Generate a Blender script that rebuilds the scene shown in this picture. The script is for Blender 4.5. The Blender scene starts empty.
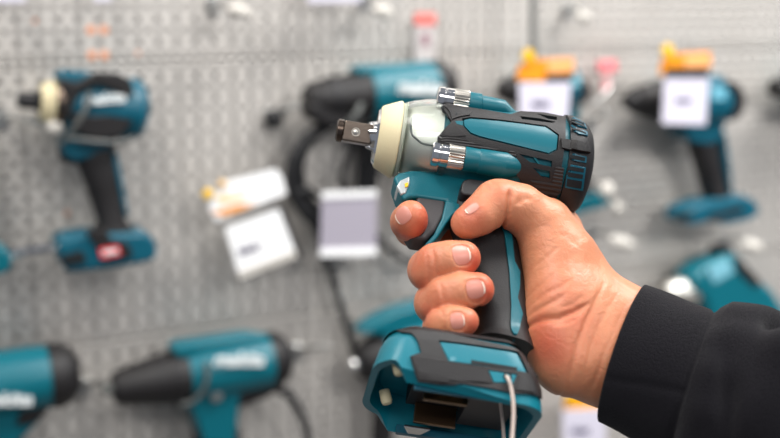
import bpy, bmesh, math, random
import numpy as np
from mathutils import Vector, Matrix, geometry
from mathutils.bvhtree import BVHTree

random.seed(3)
rng = np.random.default_rng(3)
scene = bpy.context.scene
COL = scene.collection
FPX = 1083.3                      # 50 mm lens on a 36 mm wide sensor, 780 px frame
CX, CY = 390.0, 219.0
PITCH = math.atan(219 / FPX)      # the lens looks slightly down: the horizon is at the top edge
CAM = Vector((0, 0, 1.45))
RIGHT = Vector((1, 0, 0))
DOWN = Vector((0, -math.sin(PITCH), -math.cos(PITCH)))
FWD = Vector((0, math.cos(PITCH), -math.sin(PITCH)))
CAMR = Matrix((RIGHT, DOWN, FWD)).transposed()


def c2w(x, y, z):
    return CAM + RIGHT * x + DOWN * y + FWD * z


def ray(px, py):
    return RIGHT * ((px - CX) / FPX) + DOWN * ((py - CY) / FPX) + FWD


# ------------------------------------------------------------------ materials
def lin(c):
    return tuple(((v / 255) / 12.92 if v / 255 <= 0.04045 else ((v / 255 + 0.055) / 1.055) ** 2.4) for v in c) + (1,)


def mat(name, rgb, rough=0.5, metal=0.0, bump=0.0, bscale=300, spec=0.5, var=0.0, vscale=60, sheen=0.0, coat=0.0, trans=0.0, ior=1.45, sss=0.0):
    m = bpy.data.materials.new(name)
    m.use_nodes = True
    nt = m.node_tree
    b = nt.nodes['Principled BSDF']
    b.inputs['Base Color'].default_value = lin(rgb)
    b.inputs['Roughness'].default_value = rough
    b.inputs['Metallic'].default_value = metal
    b.inputs['Specular IOR Level'].default_value = spec
    b.inputs['Sheen Weight'].default_value = sheen
    b.inputs['Coat Weight'].default_value = coat
    b.inputs['Transmission Weight'].default_value = trans
    b.inputs['IOR'].default_value = ior
    tc = nt.nodes.new('ShaderNodeTexCoord')
    if var > 0:
        n = nt.nodes.new('ShaderNodeTexNoise'); n.inputs['Scale'].default_value = vscale; n.inputs['Detail'].default_value = 4
        nt.links.new(tc.outputs['Object'], n.inputs['Vector'])
        mx = nt.nodes.new('ShaderNodeMix'); mx.data_type = 'RGBA'
        c = lin(rgb)
        mx.inputs['A'].default_value = tuple(v * (1 - var) for v in c[:3]) + (1,)
        mx.inputs['B'].default_value = tuple(min(1, v * (1 + var)) for v in c[:3]) + (1,)
        nt.links.new(n.outputs['Fac'], mx.inputs['Factor'])
        nt.links.new(mx.outputs['Result'], b.inputs['Base Color'])
    if bump > 0:
        n = nt.nodes.new('ShaderNodeTexNoise'); n.inputs['Scale'].default_value = bscale; n.inputs['Detail'].default_value = 3
        nt.links.new(tc.outputs['Object'], n.inputs['Vector'])
        bp = nt.nodes.new('ShaderNodeBump'); bp.inputs['Strength'].default_value = bump; bp.inputs['Distance'].default_value = 0.001
        nt.links.new(n.outputs['Fac'], bp.inputs['Height'])
        nt.links.new(bp.outputs['Normal'], b.inputs['Normal'])
    return m


def ribbed(name, rgb, rough, direction, freq, strength=0.6, metal=0.0):
    m = mat(name, rgb, rough, metal)
    nt = m.node_tree; b = nt.nodes['Principled BSDF']
    tc = nt.nodes.new('ShaderNodeTexCoord')
    w = nt.nodes.new('ShaderNodeTexWave'); w.bands_direction = direction; w.inputs['Scale'].default_value = freq
    nt.links.new(tc.outputs['Object'], w.inputs['Vector'])
    bp = nt.nodes.new('ShaderNodeBump'); bp.inputs['Strength'].default_value = strength; bp.inputs['Distance'].default_value = 0.0006
    nt.links.new(w.outputs['Fac'], bp.inputs['Height']); nt.links.new(bp.outputs['Normal'], b.inputs['Normal'])
    return m


TEALC = mat('teal_plastic_lightened', (0, 112, 128), 0.38, bump=0.1, bscale=1500)  # the body's teal plastic, with brighter light on the base put into the colour
TEAL = mat('teal_plastic', (0, 95, 108), 0.38, bump=0.12, bscale=1500)
TEALB = mat('teal_gloss', (0, 98, 112), 0.35)
TEALD = mat('teal_trim', (0, 84, 104), 0.4)
BLACK = mat('black_rubber', (28, 26, 27), 0.5, bump=0.25, bscale=1800)
BLACKB = mat('black_plastic', (26, 25, 28), 0.5)
BLACKR = ribbed('black_rubber_ribbed', (32, 30, 31), 0.5, 'Z', 230)
TRIG = mat('trigger_grey', (62, 60, 62), 0.55, bump=0.1, bscale=900)
VOID = mat('vent_dark', (12, 20, 24), 0.7)
CREAM = mat('cream_rubber', (226, 212, 172), 0.55, bump=0.08, bscale=700)
STEEL = mat('anvil_steel', (120, 108, 98), 0.3, 1.0, bump=0.08, bscale=400)
STEELD = mat('dark_steel', (92, 80, 72), 0.27, 1.0, var=0.2, vscale=120)
CHROME = mat('chrome', (225, 225, 225), 0.1, 1.0)
ALU = mat('hammer_case_aluminium', (224, 221, 214), 0.5, 1.0, bump=0.05, bscale=300)
KNURL = mat('knurled_steel', (205, 200, 190), 0.3, 1.0)
CLEAR = mat('clear_bumper', (246, 251, 248), 0.05, trans=1.0, ior=1.32)
BRONZE = mat('contact_plate', (120, 96, 74), 0.3, 1.0)
CORDW = mat('pale_cord', (196, 180, 170), 0.6, bump=0.4, bscale=1200)
ORANGE = mat('orange_card', (240, 150, 20), 0.5)
YELLOW = mat('yellow_card', (240, 190, 20), 0.5)
WHITE = mat('white_card', (250, 250, 250), 0.5)
PAPER = mat('price_paper', (216, 212, 226), 0.5)
INK = mat('ink', (60, 50, 90), 0.6)
LETTER = mat('logo_white', (235, 240, 240), 0.4)
REDP = mat('red_print', (226, 60, 66), 0.5)
HOOKM = mat('hook_zinc', (190, 190, 188), 0.3, 0.9)
HOOKW = mat('hook_tip_white', (205, 200, 192), 0.4)
CABLE = mat('cable_black', (30, 30, 32), 0.5)
CABLEG = mat('cable_grey', (98, 100, 98), 0.45)


# ------------------------------------------------------------------ mesh helpers
def empty(name, loc, rot, label, cat, group=None):
    o = bpy.data.objects.new(name, None); COL.objects.link(o)
    o.matrix_world = Matrix.Translation(loc) @ rot.to_4x4()
    o.empty_display_size = 0.02
    o['label'] = label; o['category'] = cat
    if group: o['group'] = group
    return o


def link(name, bm, m, parent=None, smooth=35, bevel=0.0, seg=2):
    me = bpy.data.meshes.new(name)
    bmesh.ops.recalc_face_normals(bm, faces=bm.faces[:])
    bm.to_mesh(me); bm.free()
    me.materials.append(m)
    o = bpy.data.objects.new(name, me); COL.objects.link(o)
    if parent is not None:
        o.parent = parent
    if smooth:
        me.shade_smooth(); me.set_sharp_from_angle(angle=math.radians(smooth))
    if bevel > 0:
        md = o.modifiers.new('bevel', 'BEVEL'); md.width = bevel; md.segments = seg; md.limit_method = 'ANGLE'; md.angle_limit = math.radians(32)
        md.harden_normals = False
    return o


def ring_mesh(rings, cap0=True, cap1=True, bm=None):
    """rings: equal-length closed loops of points, skinned in order"""
    bm = bm or bmesh.new()
    vs = [[bm.verts.new(p) for p in r] for r in rings]
    n = len(vs[0])
    for a, b in zip(vs, vs[1:]):
        for i in range(n):
            bm.faces.new((a[i], a[(i + 1) % n], b[(i + 1) % n], b[i]))
    if cap0: bm.faces.new(list(reversed(vs[0])))
    if cap1: bm.faces.new(vs[-1])
    return bm


def basis(d):
    d = d.normalized()
    u = d.cross(Vector((0, 1, 0)))
    if u.length < 0.1: u = d.cross(Vector((1, 0, 0)))
    u.normalize(); return d, u, d.cross(u)


def bm_lathe(p0, d, prof, n=48, cap=True, bm=None):
    d, u, v = basis(d)
    rings = [[p0 + d * s + (u * math.cos(2 * math.pi * i / n) + v * math.sin(2 * math.pi * i / n)) * max(r, 1e-6) for i in range(n)] for s, r in prof]
    return ring_mesh(rings, cap, cap, bm)


def bm_tube(pts, r, n=10, bm=None):
    pts = [Vector(p) for p in pts]
    # Catmull-Rom smoothing
    if len(pts) > 2:
        q = [pts[0] * 2 - pts[1]] + pts + [pts[-1] * 2 - pts[-2]]
        out = []
        for i in range(1, len(q) - 2):
            for j in range(8):
                t = j / 8
                a, b, c, d = q[i - 1], q[i], q[i + 1], q[i + 2]
                out.append(0.5 * ((2 * b) + (c - a) * t + (2 * a - 5 * b + 4 * c - d) * t * t + (3 * b - a - 3 * c + d) * t ** 3))
        out.append(pts[-1]); pts = out
    rings = []
    u = None
    for i, p in enumerate(pts):
        d = (pts[min(i + 1, len(pts) - 1)] - pts[max(i - 1, 0)]).normalized()
        if u is None:
            _, u, _ = basis(d)
        u = (u - d * u.dot(d)).normalized(); v = d.cross(u)
        rings.append([p + (u * math.cos(2 * math.pi * k / n) + v * math.sin(2 * math.pi * k / n)) * r for k in range(n)])
    return ring_mesh(rings, True, True, bm)


def bm_box(cx, cy, cz, sx, sy, sz, bm=None, rot=None):
    bm = bm or bmesh.new()
    g = bmesh.ops.create_cube(bm, size=1)
    M = Matrix.Translation((cx, cy, cz)) @ (rot.to_4x4() if rot else Matrix()) @ Matrix.Diagonal((sx, sy, sz, 1))
    bmesh.ops.transform(bm, matrix=M, verts=g['verts'])
    return bm


def flat_poly(poly, holes=(), step=None, axes=(1, 1)):
    """2D polygon with holes -> (points, tris) cut by a grid so that it can be bent"""
    loops = [[Vector((x, y, 0)) for x, y in poly]] + [[Vector((x, y, 0)) for x, y in h] for h in holes]
    tris = geometry.tessellate_polygon(loops)
    flat = [p for l in loops for p in l]
    bm = bmesh.new()
    vs = [bm.verts.new(p) for p in flat]
    for t in tris:
        try: bm.faces.new([vs[i] for i in t])
        except ValueError: pass
    if step:
        xs = [p.x for p in flat]; ys = [p.y for p in flat]
        for ax, lo, hi in ((0, min(xs), max(xs)), (1, min(ys), max(ys))):
            if not axes[ax]: continue
            x = lo + step
            while x < hi:
                co = Vector((x, 0, 0)) if ax == 0 else Vector((0, x, 0))
                no = Vector((1, 0, 0)) if ax == 0 else Vector((0, 1, 0))
                bmesh.ops.bisect_plane(bm, geom=bm.verts[:] + bm.edges[:] + bm.faces[:], dist=1e-7, plane_co=co, plane_no=no)
                x += step
    return bm


def bend(bm, f, thick_f, bmo=None, mirror=False):
    """map the flat bmesh through f(x,y)->outer point and thick_f->inner point and close the rim"""
    out = bmo or bmesh.new()
    bm.verts.ensure_lookup_table()
    for flip in ((False, True) if mirror else (False,)):
        def fl(p): return Vector((p.x, -p.y, p.z)) if flip else p
        A = {v: out.verts.new(fl(f(v.co.x, v.co.y))) for v in bm.verts}
        B = {v: out.verts.new(fl(thick_f(v.co.x, v.co.y))) for v in bm.verts}
        for fc in bm.faces:
            out.faces.new([A[v] for v in fc.verts]); out.faces.new([B[v] for v in reversed(fc.verts)])
        for e in bm.edges:
            if len(e.link_faces) == 1:
                a, b = e.verts; out.faces.new((A[a], A[b], B[b], B[a]))
    bm.free()
    return out


class Frame:
    """a real place and orientation; k = metres per photo pixel at its depth, used only as a unit of size"""
    def __init__(s, origin, R, k):
        s.O = Vector(origin); s.R = R; s.k = k
        s.Ri = R.transposed(); s.c = s.Ri @ (CAM - s.O)

    def uv(s, px, py, d=0):
        """point of the plane d (units of k, towards the room) in this frame's own coordinates"""
        v = s.Ri @ ray(px, py)
        t = (-d * s.k - s.c.y) / v.y
        p = s.c + v * t
        return Vector((p.x, -d * s.k, p.z))

    def uvz(s, px, py, z):
        v = s.Ri @ ray(px, py)
        t = (z * s.k - s.c.z) / v.z
        return s.c + v * t

    def w(s, p):
        return s.O + s.R @ p


class Thing(Frame):
    def __init__(s, name, label, cat, F, px, py, d=0, group=None, rot=None, k=None):
        o = F.w(F.uv(px, py, d))
        R = F.R @ rot if rot else F.R
        depth = (o - CAM).dot(FWD)
        Frame.__init__(s, o, R, k or depth / FPX)
        s.e = empty(name, o, R, label, cat, group)

    def p(s, x, y, d=0): return s.uv(x, y, d)

    def lathe(s, name, a, b, prof, m, n=40, parent=None, da=0, db=0, **kw):
        A, B = s.uv(*a, da), s.uv(*b, db)
        bm = bm_lathe(A, B - A, [(q * s.k, r * s.k) for q, r in prof], n)
        return link(name, bm, m, parent or s.e, **kw)

    def loft(s, name, st, m, ex=2.6, n=36, parent=None, **kw):
        """stations (px,py,half width,half depth[,d]) along a path in the frame's plane"""
        P = [s.uv(q[0], q[1], 0) for q in st]
        rings = []
        for i, q in enumerate(st):
            t = (P[min(i + 1, len(P) - 1)] - P[max(i - 1, 0)]).normalized()
            u = Vector((-t.z, 0, t.x))
            c = P[i] + Vector((0, -(q[4] if len(q) > 4 else 0) * s.k, 0))
            r = []
            for j in range(n):
                a = 2 * math.pi * j / n
                ca, sa = math.cos(a), math.sin(a)
                r.append(c + u * (math.copysign(abs(ca) ** (2 / ex), ca) * q[2] * s.k) + Vector((0, 1, 0)) * (math.copysign(abs(sa) ** (2 / ex), sa) * q[3] * s.k))
            rings.append(r)
        return link(name, ring_mesh(rings), m, parent or s.e, **kw)

    def prism(s, name, poly, d0, d1, m, bevel=0, seg=3, holes=(), parent=None, dt=None, **kw):
        """outline traced at the plane dt (default d1), between the planes d0 and d1"""
        dt = d1 if dt is None else dt
        q = [s.uv(x, y, dt) for x, y in poly]
        hs = [[s.uv(x, y, dt) for x, y in h] for h in holes]
        if hs:
            bm = flat_poly([(p.x, p.z) for p in q], [[(p.x, p.z) for p in h] for h in hs])
            bm = bend(bm, lambda x, y: Vector((x, -d1 * s.k, y)), lambda x, y: Vector((x, -d0 * s.k, y)))
        else:
            bm = bmesh.new()
            a = [bm.verts.new((p.x, -d1 * s.k, p.z)) for p in q]
            b = [bm.verts.new((p.x, -d0 * s.k, p.z)) for p in q]
            bm.faces.new(a); bm.faces.new(list(reversed(b)))
            for i in range(len(a)):
                bm.faces.new((a[i], b[i], b[(i + 1) % len(a)], a[(i + 1) % len(a)]))
        return link(name, bm, m, parent or s.e, bevel=bevel * s.k, seg=seg, **kw)

    def tube(s, name, pts, r, m, parent=None, n=10, **kw):
        return link(name, bm_tube([s.uv(*q) for q in pts], r * s.k, n), m, parent or s.e, **kw)

    def text(s, name, body, px, py, d, size, ang, m, parent=None, thick=0.6, shear=0.2, stretch=1.0, bold=0.0):
        cu = bpy.data.curves.new(name, 'FONT'); cu.body = body; cu.size = size * s.k * 1.4; cu.extrude = thick * s.k
        cu.align_x = 'CENTER'; cu.align_y = 'CENTER'; cu.shear = shear; cu.offset = bold * s.k
        t = bpy.data.objects.new(name, cu)
        COL.objects.link(t)
        bpy.context.view_layer.update()
        me = bpy.data.meshes.new_from_object(t.evaluated_get(bpy.context.evaluated_depsgraph_get()))
        bpy.data.objects.remove(t); bpy.data.curves.remove(cu)
        me.materials.clear(); me.materials.append(m)
        o = bpy.data.objects.new(name, me); COL.objects.link(o); o.parent = parent or s.e
        M = Matrix.Translation(s.uv(px, py, d)) @ Matrix.Rotation(math.radians(-ang), 4, 'Y') @ Matrix.Rotation(math.radians(90), 4, 'X') @ Matrix.Diagonal((stretch, 1, 1, 1))
        me.transform(M)
        return o


# ------------------------------------------------------------------ camera
cd = bpy.data.cameras.new('camera'); cam = bpy.data.objects.new('camera', cd); COL.objects.link(cam)
cd.lens = 50; cd.sensor_width = 36; cd.clip_start = 0.02
cam.location = CAM; cam.rotation_euler = (math.pi / 2 - PITCH, 0, 0)
cd.dof.use_dof = True; cd.dof.focus_distance = 0.585; cd.dof.aperture_fstop = 4.0
scene.camera = cam

# ------------------------------------------------------------------ the wall frame
TH = math.radians(26.7)
WR = Matrix(((math.cos(TH), -math.sin(TH), 0), (math.sin(TH), math.cos(TH), 0), (0, 0, 1)))
W0 = CAM + FWD * 1.44
WALL = Frame(W0, WR, 1.44 / FPX)

# ------------------------------------------------------------------ wall: perforated sheets in front of a backing board
def perforated():
    m = bpy.data.materials.new('perforated_sheet'); m.use_nodes = True
    nt = m.node_tree; N = nt.nodes; L = nt.links
    b = N['Principled BSDF']; out = N['Material Output']
    b.inputs['Metallic'].default_value = 0.2; b.inputs['Roughness'].default_value = 0.42
    tc = N.new('ShaderNodeTexCoord'); sp = N.new('ShaderNodeSeparateXYZ'); L.new(tc.outputs['Object'], sp.inputs[0])

    def M(op, a, bb=None, c=None):
        n = N.new('ShaderNodeMath'); n.operation = op
        for i, v in enumerate((a, bb, c)):
            if v is None: continue
            if isinstance(v, (int, float)): n.inputs[i].default_value = v
            else: L.new(v, n.inputs[i])
        return n.outputs[0]

    def dist(x0, px, z0, pz, r):
        dx = M('SUBTRACT', M('FLOORED_MODULO', M('ADD', sp.outputs['X'], -x0 + px / 2), px), px / 2)
        dz = M('SUBTRACT', M('FLOORED_MODULO', M('ADD', sp.outputs['Z'], -z0 + pz / 2), pz), pz / 2)
        d = M('SQRT', M('ADD', M('MULTIPLY', dx, dx), M('MULTIPLY', dz, dz)))
        return M('LESS_THAN', d, r)
    h = M('MAXIMUM', dist(-0.4581, 0.0132, 0.0350, 0.0264, 0.0035), dist(-0.3918, 0.0224, 0.0482, 0.0264, 0.0041))
    n1 = N.new('ShaderNodeTexNoise'); n1.inputs['Scale'].default_value = 9; n1.inputs['Detail'].default_value = 5
    L.new(tc.outputs['Object'], n1.inputs['Vector'])
    mx = N.new('ShaderNodeMix'); mx.data_type = 'RGBA'; mx.inputs['A'].default_value = lin((184, 179, 173)); mx.inputs['B'].default_value = lin((211, 206, 200))
    L.new(n1.outputs['Fac'], mx.inputs['Factor']); L.new(mx.outputs['Result'], b.inputs['Base Color'])
    tr = N.new('ShaderNodeBsdfTransparent'); ms = N.new('ShaderNodeMixShader')
    L.new(h, ms.inputs[0]); L.new(b.outputs[0], ms.inputs[1]); L.new(tr.outputs[0], ms.inputs[2]); L.new(ms.outputs[0], out.inputs['Surface'])
    return m


PERF = perforated()
bm = bm_box(0.15, 0.022, 0.05, 2.6, 0.012, 2.7)
wall = link('wall_back', bm, mat('backing_board', (190, 187, 184), 0.6), None, smooth=0)
wall.matrix_world = Matrix.Translation(W0) @ WR.to_4x4(); wall['kind'] = 'structure'
bm = bm_box(0, 1.2, -.01, 6, 6, .02)
fl_ = link('floor', bm, mat('floor_tiles', (105, 102, 98), .4, var=.1, vscale=3), None, smooth=0); fl_['kind'] = 'structure'
for i, z0 in enumerate([-0.777, -0.446, -0.115, 0.216, 0.547]):
    bm = bmesh.new()
    # sheet with its top and bottom lips folded back
    prof = [(0.014, 0.001), (0.0, 0.001), (-0.0008, 0.003), (-0.0008, 0.328), (0.0, 0.330), (0.014, 0.330)]
    vs = [[bm.verts.new((x, y, z)) for y, z in prof] for x in (-1.15, 1.45)]
    for a in range(len(prof) - 1):
        bm.faces.new((vs[0][a], vs[1][a], vs[1][a + 1], vs[0][a + 1]))
    o = link('perforated_panel', bm, PERF, wall, smooth=20)
    o.location = (0, 0, z0)

# ------------------------------------------------------------------ the impact wrench in the hand
def wrench_frame():
    a = math.radians(9); r = math.radians(31)
    S0 = Vector((math.cos(a), math.sin(a), 0)); D0 = Vector((-math.sin(a), math.cos(a), 0)); V = Vector((0, 0, -1))
    S = (S0 + Vector((0, 0, 0.06))).normalized()
    Nn = V * math.cos(r) - D0 * math.sin(r); Nn = (Nn - S * Nn.dot(S)).normalized()
    T = S.cross(Nn)
    X, Y, Z = CAMR @ S, CAMR @ -Nn, CAMR @ -T
    return Matrix((X, Y, Z)).transposed()


Z0 = 0.62
HF = Frame(c2w((398 - CX) / FPX * Z0, (140 - CY) / FPX * Z0, Z0), wrench_frame(), Z0 / FPX)
W = Thing('impact_wrench', 'teal and black cordless impact wrench with clear nose cover held in the hand', 'impact wrench', HF, 398, 140, k=Z0 / FPX)
k = W.k
XA = Vector((1, 0, 0)); OV = Vector((0, 0, 0))


def lat(name, prof, m, parent=None, n=72, **kw):
    return link(name, bm_lathe(OV, XA, [(s * k, r * k) for s, r in prof], n), m, parent or W.e, **kw)


BODY = [(36, 40), (40, 44), (50, 45.5), (80, 47), (130, 48), (163, 48)]


def rbody(s):
    pts = BODY
    if s <= pts[0][0]: return pts[0][1]
    for (a, ra), (b, rb) in zip(pts, pts[1:]):
        if s <= b: return ra + (rb - ra) * (s - a) / (b - a)
    CAP = [(163, 52.2), (168, 52.3), (176, 50.5), (184, 46.5), (189, 40.5), (192, 32)]
    for (a, ra), (b, rb) in zip(CAP, CAP[1:]):
        if s <= b: return ra + (rb - ra) * (s - a) / (b - a)
    return 32


def sphi(px, py, off):
    c = W.c / k; v = (W.Ri @ ray(px, py)); v = v / v.length
    lo = None
    t = (-c).dot(v) - 90; best = (1e9, None)
    while t < (-c).dot(v) + 20:
        p = c + v * t; g = math.hypot(p.y, p.z) - (rbody(p.x) + off)
        if g < best[0]: best = (g, p)
        if g <= 0: break
        t += 0.4
    p = best[1]
    return p.x, math.atan2(p.z, -p.y) * 48


def twin(o, on=True):
    """the same part on the far side of the tool"""
    if on:
        c = o.copy(); c.data = o.data.copy(); COL.objects.link(c)
        c.data.transform(Matrix.Diagonal((1, -1, 1, 1))); c.data.flip_normals()
    return o


def head_patch(name, poly, off, thick, m, holes=(), parent=None, mirror=True, bevel=0.0, sub=True):
    def dens(pl):
        out = []
        for a, b in zip(pl, pl[1:] + pl[:1]):
            nseg = max(1, int(math.hypot(a[0] - b[0], a[1] - b[1]) / 8))
            for i in range(nseg): out.append((a[0] + (b[0] - a[0]) * i / nseg, a[1] + (b[1] - a[1]) * i / nseg))
        return out
    bm = flat_poly([sphi(x, y, off) for x, y in dens(poly)], [[sphi(x, y, off) for x, y in dens(h)] for h in holes], 5)

    def f(o):
        return lambda s, q: Vector((s, -(rbody(s) + o) * math.cos(q / 48), (rbody(s) + o) * math.sin(q / 48))) * k
    return twin(link(name, bend(bm, f(off), f(off - thick)), m, parent or W.e, smooth=40, bevel=bevel * k, seg=2), mirror)


# anvil: turned so that one flat faces the viewer
rz = Matrix.Rotation(math.radians(31), 3, 'X')
shank = lat('anvil', [(-62.5, 0.01), (-62.5, 9), (-61, 11.5), (-56, 11.5), (-55, 9.6), (-52, 9.6)], STEELD, smooth=50)
bm = bm_box(-41 * k, 0, 0, 29 * k, 20.5 * k, 20.5 * k, rot=Matrix())
bmesh.ops.rotate(bm, verts=bm.verts[:], cent=(0, 0, 0), matrix=Matrix.Rotation(math.radians(29), 3, 'X'))
sq = link('square_drive', bm, STEEL, shank, smooth=0, bevel=1.8 * k, seg=3)
q = Matrix.Rotation(math.radians(29), 3, 'X')
link('detent_pin', bm_lathe(q @ Vector((-43 * k, -9.5 * k, 0)), q @ Vector((0, -1, 0)), [(0, 4.2 * k), (1.0 * k, 4.2 * k), (1.0 * k, 3.6 * k), (.6 * k, 3.2 * k), (1.6 * k, 0.1 * k)], 24), KNURL, shank)
nk = [(-30, 9.5), (-26, 13.5), (-18, 14.5), (-14, 15)]
lat('anvil_neck', nk, CHROME, shank)
for i in range(4):
    bm = bmesh.new()
    a = math.radians(29 + 45 + 90 * i)
    c = Vector((-27 * k, math.sin(a) * 12.5 * k, math.cos(a) * 12.5 * k))
    bm_lathe(c + Vector((-5 * k, 0, 0)) - Vector((0, math.sin(a), math.cos(a))) * 1.5 * k, Vector((1, math.sin(a) * .25, math.cos(a) * .25)), [(0, .1 * k), (2 * k, 2.3 * k), (10 * k, 2.8 * k), (13 * k, .4 * k)], 12, bm=bm)
    link('anvil_flute', bm, CHROME, shank)
lat('nose_seal', [(-22, 12), (-23.5, 18), (-23.5, 26), (-21, 28.5), (-16, 28.5), (-16, 12)], CHROME)
lat('bumper_ring', [(-18, 20), (-21, 27), (-21, 29.5), (-19.5, 31.5), (-4, 38.6), (-1.5, 39), (-0.3, 38), (0, 36.5), (0, 20)], CREAM, smooth=30)
lat('cover_gasket', [(0, 30), (0.3, 37.2), (4, 38), (4.5, 30)], mat('gasket_green_grey', (168, 172, 156), .4))
lat('hammer_case', [(4, 31), (9, 34.5), (20, 37.8), (36, 41), (44, 41.5), (44, 10)], ALU)
lat('clear_cover', [(2.5, 35.3), (2.5, 38.6), (10, 41.5), (24, 45.3), (36, 46.8), (46, 47.0), (46, 45.2), (36, 45.0), (24, 43.5), (10, 39.7), (4, 36.5)], CLEAR, smooth=60)
def on_case(px, py):
    s_, q_ = sphi(px, py, 1)
    r_ = 41.6 if s_ > 34 else 35 + max(0, s_ - 9) * .26
    return Vector((s_, -r_ * math.cos(q_ / 48), r_ * math.sin(q_ / 48))) * k
link('case_rib', bm_tube([on_case(412.5, 114), on_case(411.5, 124), on_case(412.5, 133), on_case(417, 138.5), on_case(422, 143), on_case(430, 145), on_case(440, 146.5)], 1.1 * k), mat('rib_grey', (96, 100, 98), .4), W.e)
lat('motor_housing', [(40, 10), (40, 43.2)] + BODY[2:] + [(163, 10)], TEAL)
lat('rear_cap', [(162.5, 20), (162.5, 52), (168, 52.3), (176, 50.5), (184, 46.5), (189, 40.5), (192, 32), (193.5, 20), (194, 0.01)], BLACK, smooth=50)

outer = [(441, 104), (455, 105), (480, 109), (511, 114), (521, 111), (545, 112.5), (565.5, 116.5), (565.5, 140), (562, 165), (558, 192), (553, 216), (540, 206),
         (524, 190), (519, 178), (503, 158.5), (470, 150.5), (438, 143.5), (437, 137), (447, 126.5), (452, 121.5), (449, 117), (443, 110)]
panel = [(462, 118.5), (470, 117), (500, 119.5), (546, 125.5), (559, 134.5), (557.5, 150), (549, 154.5), (520, 147.5), (479, 137.5), (470, 134), (463, 126)]
frame = head_patch('housing_overmold', outer, 4.2, 3.8, BLACK, holes=[panel, [(519, 153.8), (552, 161), (552, 167), (530, 162)], [(533, 167.8), (550, 171.5), (550, 178.5), (541, 176.5)],
                   [(536, 113.5), (557, 116.8), (557, 120), (548, 118.8)], [(520, 116.2), (540, 118.5), (556, 122), (552, 123), (522, 119.2)]], bevel=0.7)
pin = [(464, 120), (470.5, 118.6), (500, 121), (545.5, 127), (557.5, 135.5), (556.2, 149.2), (548.5, 153), (520, 146), (479.5, 136), (471, 132.6), (464.5, 126)]
head_patch('side_panel', pin, 3.0, 2.4, TEALB, bevel=0.9)
head_patch('panel_tab', [(455, 121), (463, 121), (463, 125.5), (457, 124)], 4.3, 3, TEAL, mirror=False)
head_patch('vent_rib', [(531, 154.5), (533.5, 155), (541, 165), (538.5, 164.5)], 3.2, 3, TEAL)
head_patch('ribbed_grip', [(441, 134), (462, 139), (478, 144.5), (503, 151), (514, 151), (517, 156.5), (504, 156), (470, 148.2), (440, 141.5)], 4.9, 1.5, BLACKR, bevel=.3)
head_patch('ribbed_grip', [(556, 166), (564, 168), (561, 192), (553, 200), (540, 192), (530, 180), (552, 183)], 4.8, 1.5, BLACKR, bevel=.3)
head_patch('raised_corner', [(443, 106), (455, 107), (472, 111), (470, 114.5), (459, 116.5), (452, 119), (450, 112)], 5.4, 2, BLACK, bevel=.5)
head_patch('raised_corner', [(440, 136), (449, 127.5), (456, 125), (462, 131), (466, 135.5), (455, 136.5), (441, 133.5)], 5.4, 2, BLACK, bevel=.5)
head_patch('screw_hole', [(455.6, 113), (457, 113), (457, 114.6), (455.6, 114.6)], 5.6, 1, VOID, mirror=False)
# vents of the rear cap: a teal surround and dark slots in it
for sur, slots in [([(569, 116.2), (578, 118.8), (585.5, 122), (587, 128.5), (578, 125.6), (569.5, 123.6)], [[(571, 118.2), (577, 119.6), (584.2, 122.8), (584.4, 124), (577, 121.2), (571, 119.8)], [(571, 121.2), (577, 122.4), (584.6, 125), (585.4, 127), (577, 124.2), (571, 122.8)]]),
                   ([(569.5, 127.2), (587.5, 131.5), (588, 135.6), (570, 132)], [[(571.4, 129), (586, 132.3), (586.3, 134), (571.4, 130.8)]]),
                   ([(569, 153), (587, 156.6), (586.3, 163), (568, 159.8)], [[(570.8, 154.8), (585.2, 157.8), (584.7, 161.2), (570.2, 158.4)]]),
                   ([(567, 164), (586, 167.4), (583, 191), (577, 190), (565, 187.6)], [[(568.8, 166), (584, 168.8), (583.6, 172.6), (568.3, 169.9)], [(568, 172), (583.2, 174.7), (582.6, 179), (567.5, 176.4)], [(567.2, 178.6), (582.2, 181.2), (581.2, 188.8), (577, 188.2), (566.4, 186)]])]:
    sr = head_patch('vent_surround', sur, 1.6, 2.5, TEALD, bevel=.3)
    for sl in slots: head_patch('vent_slot', sl, 2.1, 1.2, VOID, parent=sr)
head_patch('cap_ridge', [(561, 138), (590.5, 143.5), (591, 152), (562, 147.5)], 6.5, 6, BLACK, bevel=1.2)

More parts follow.
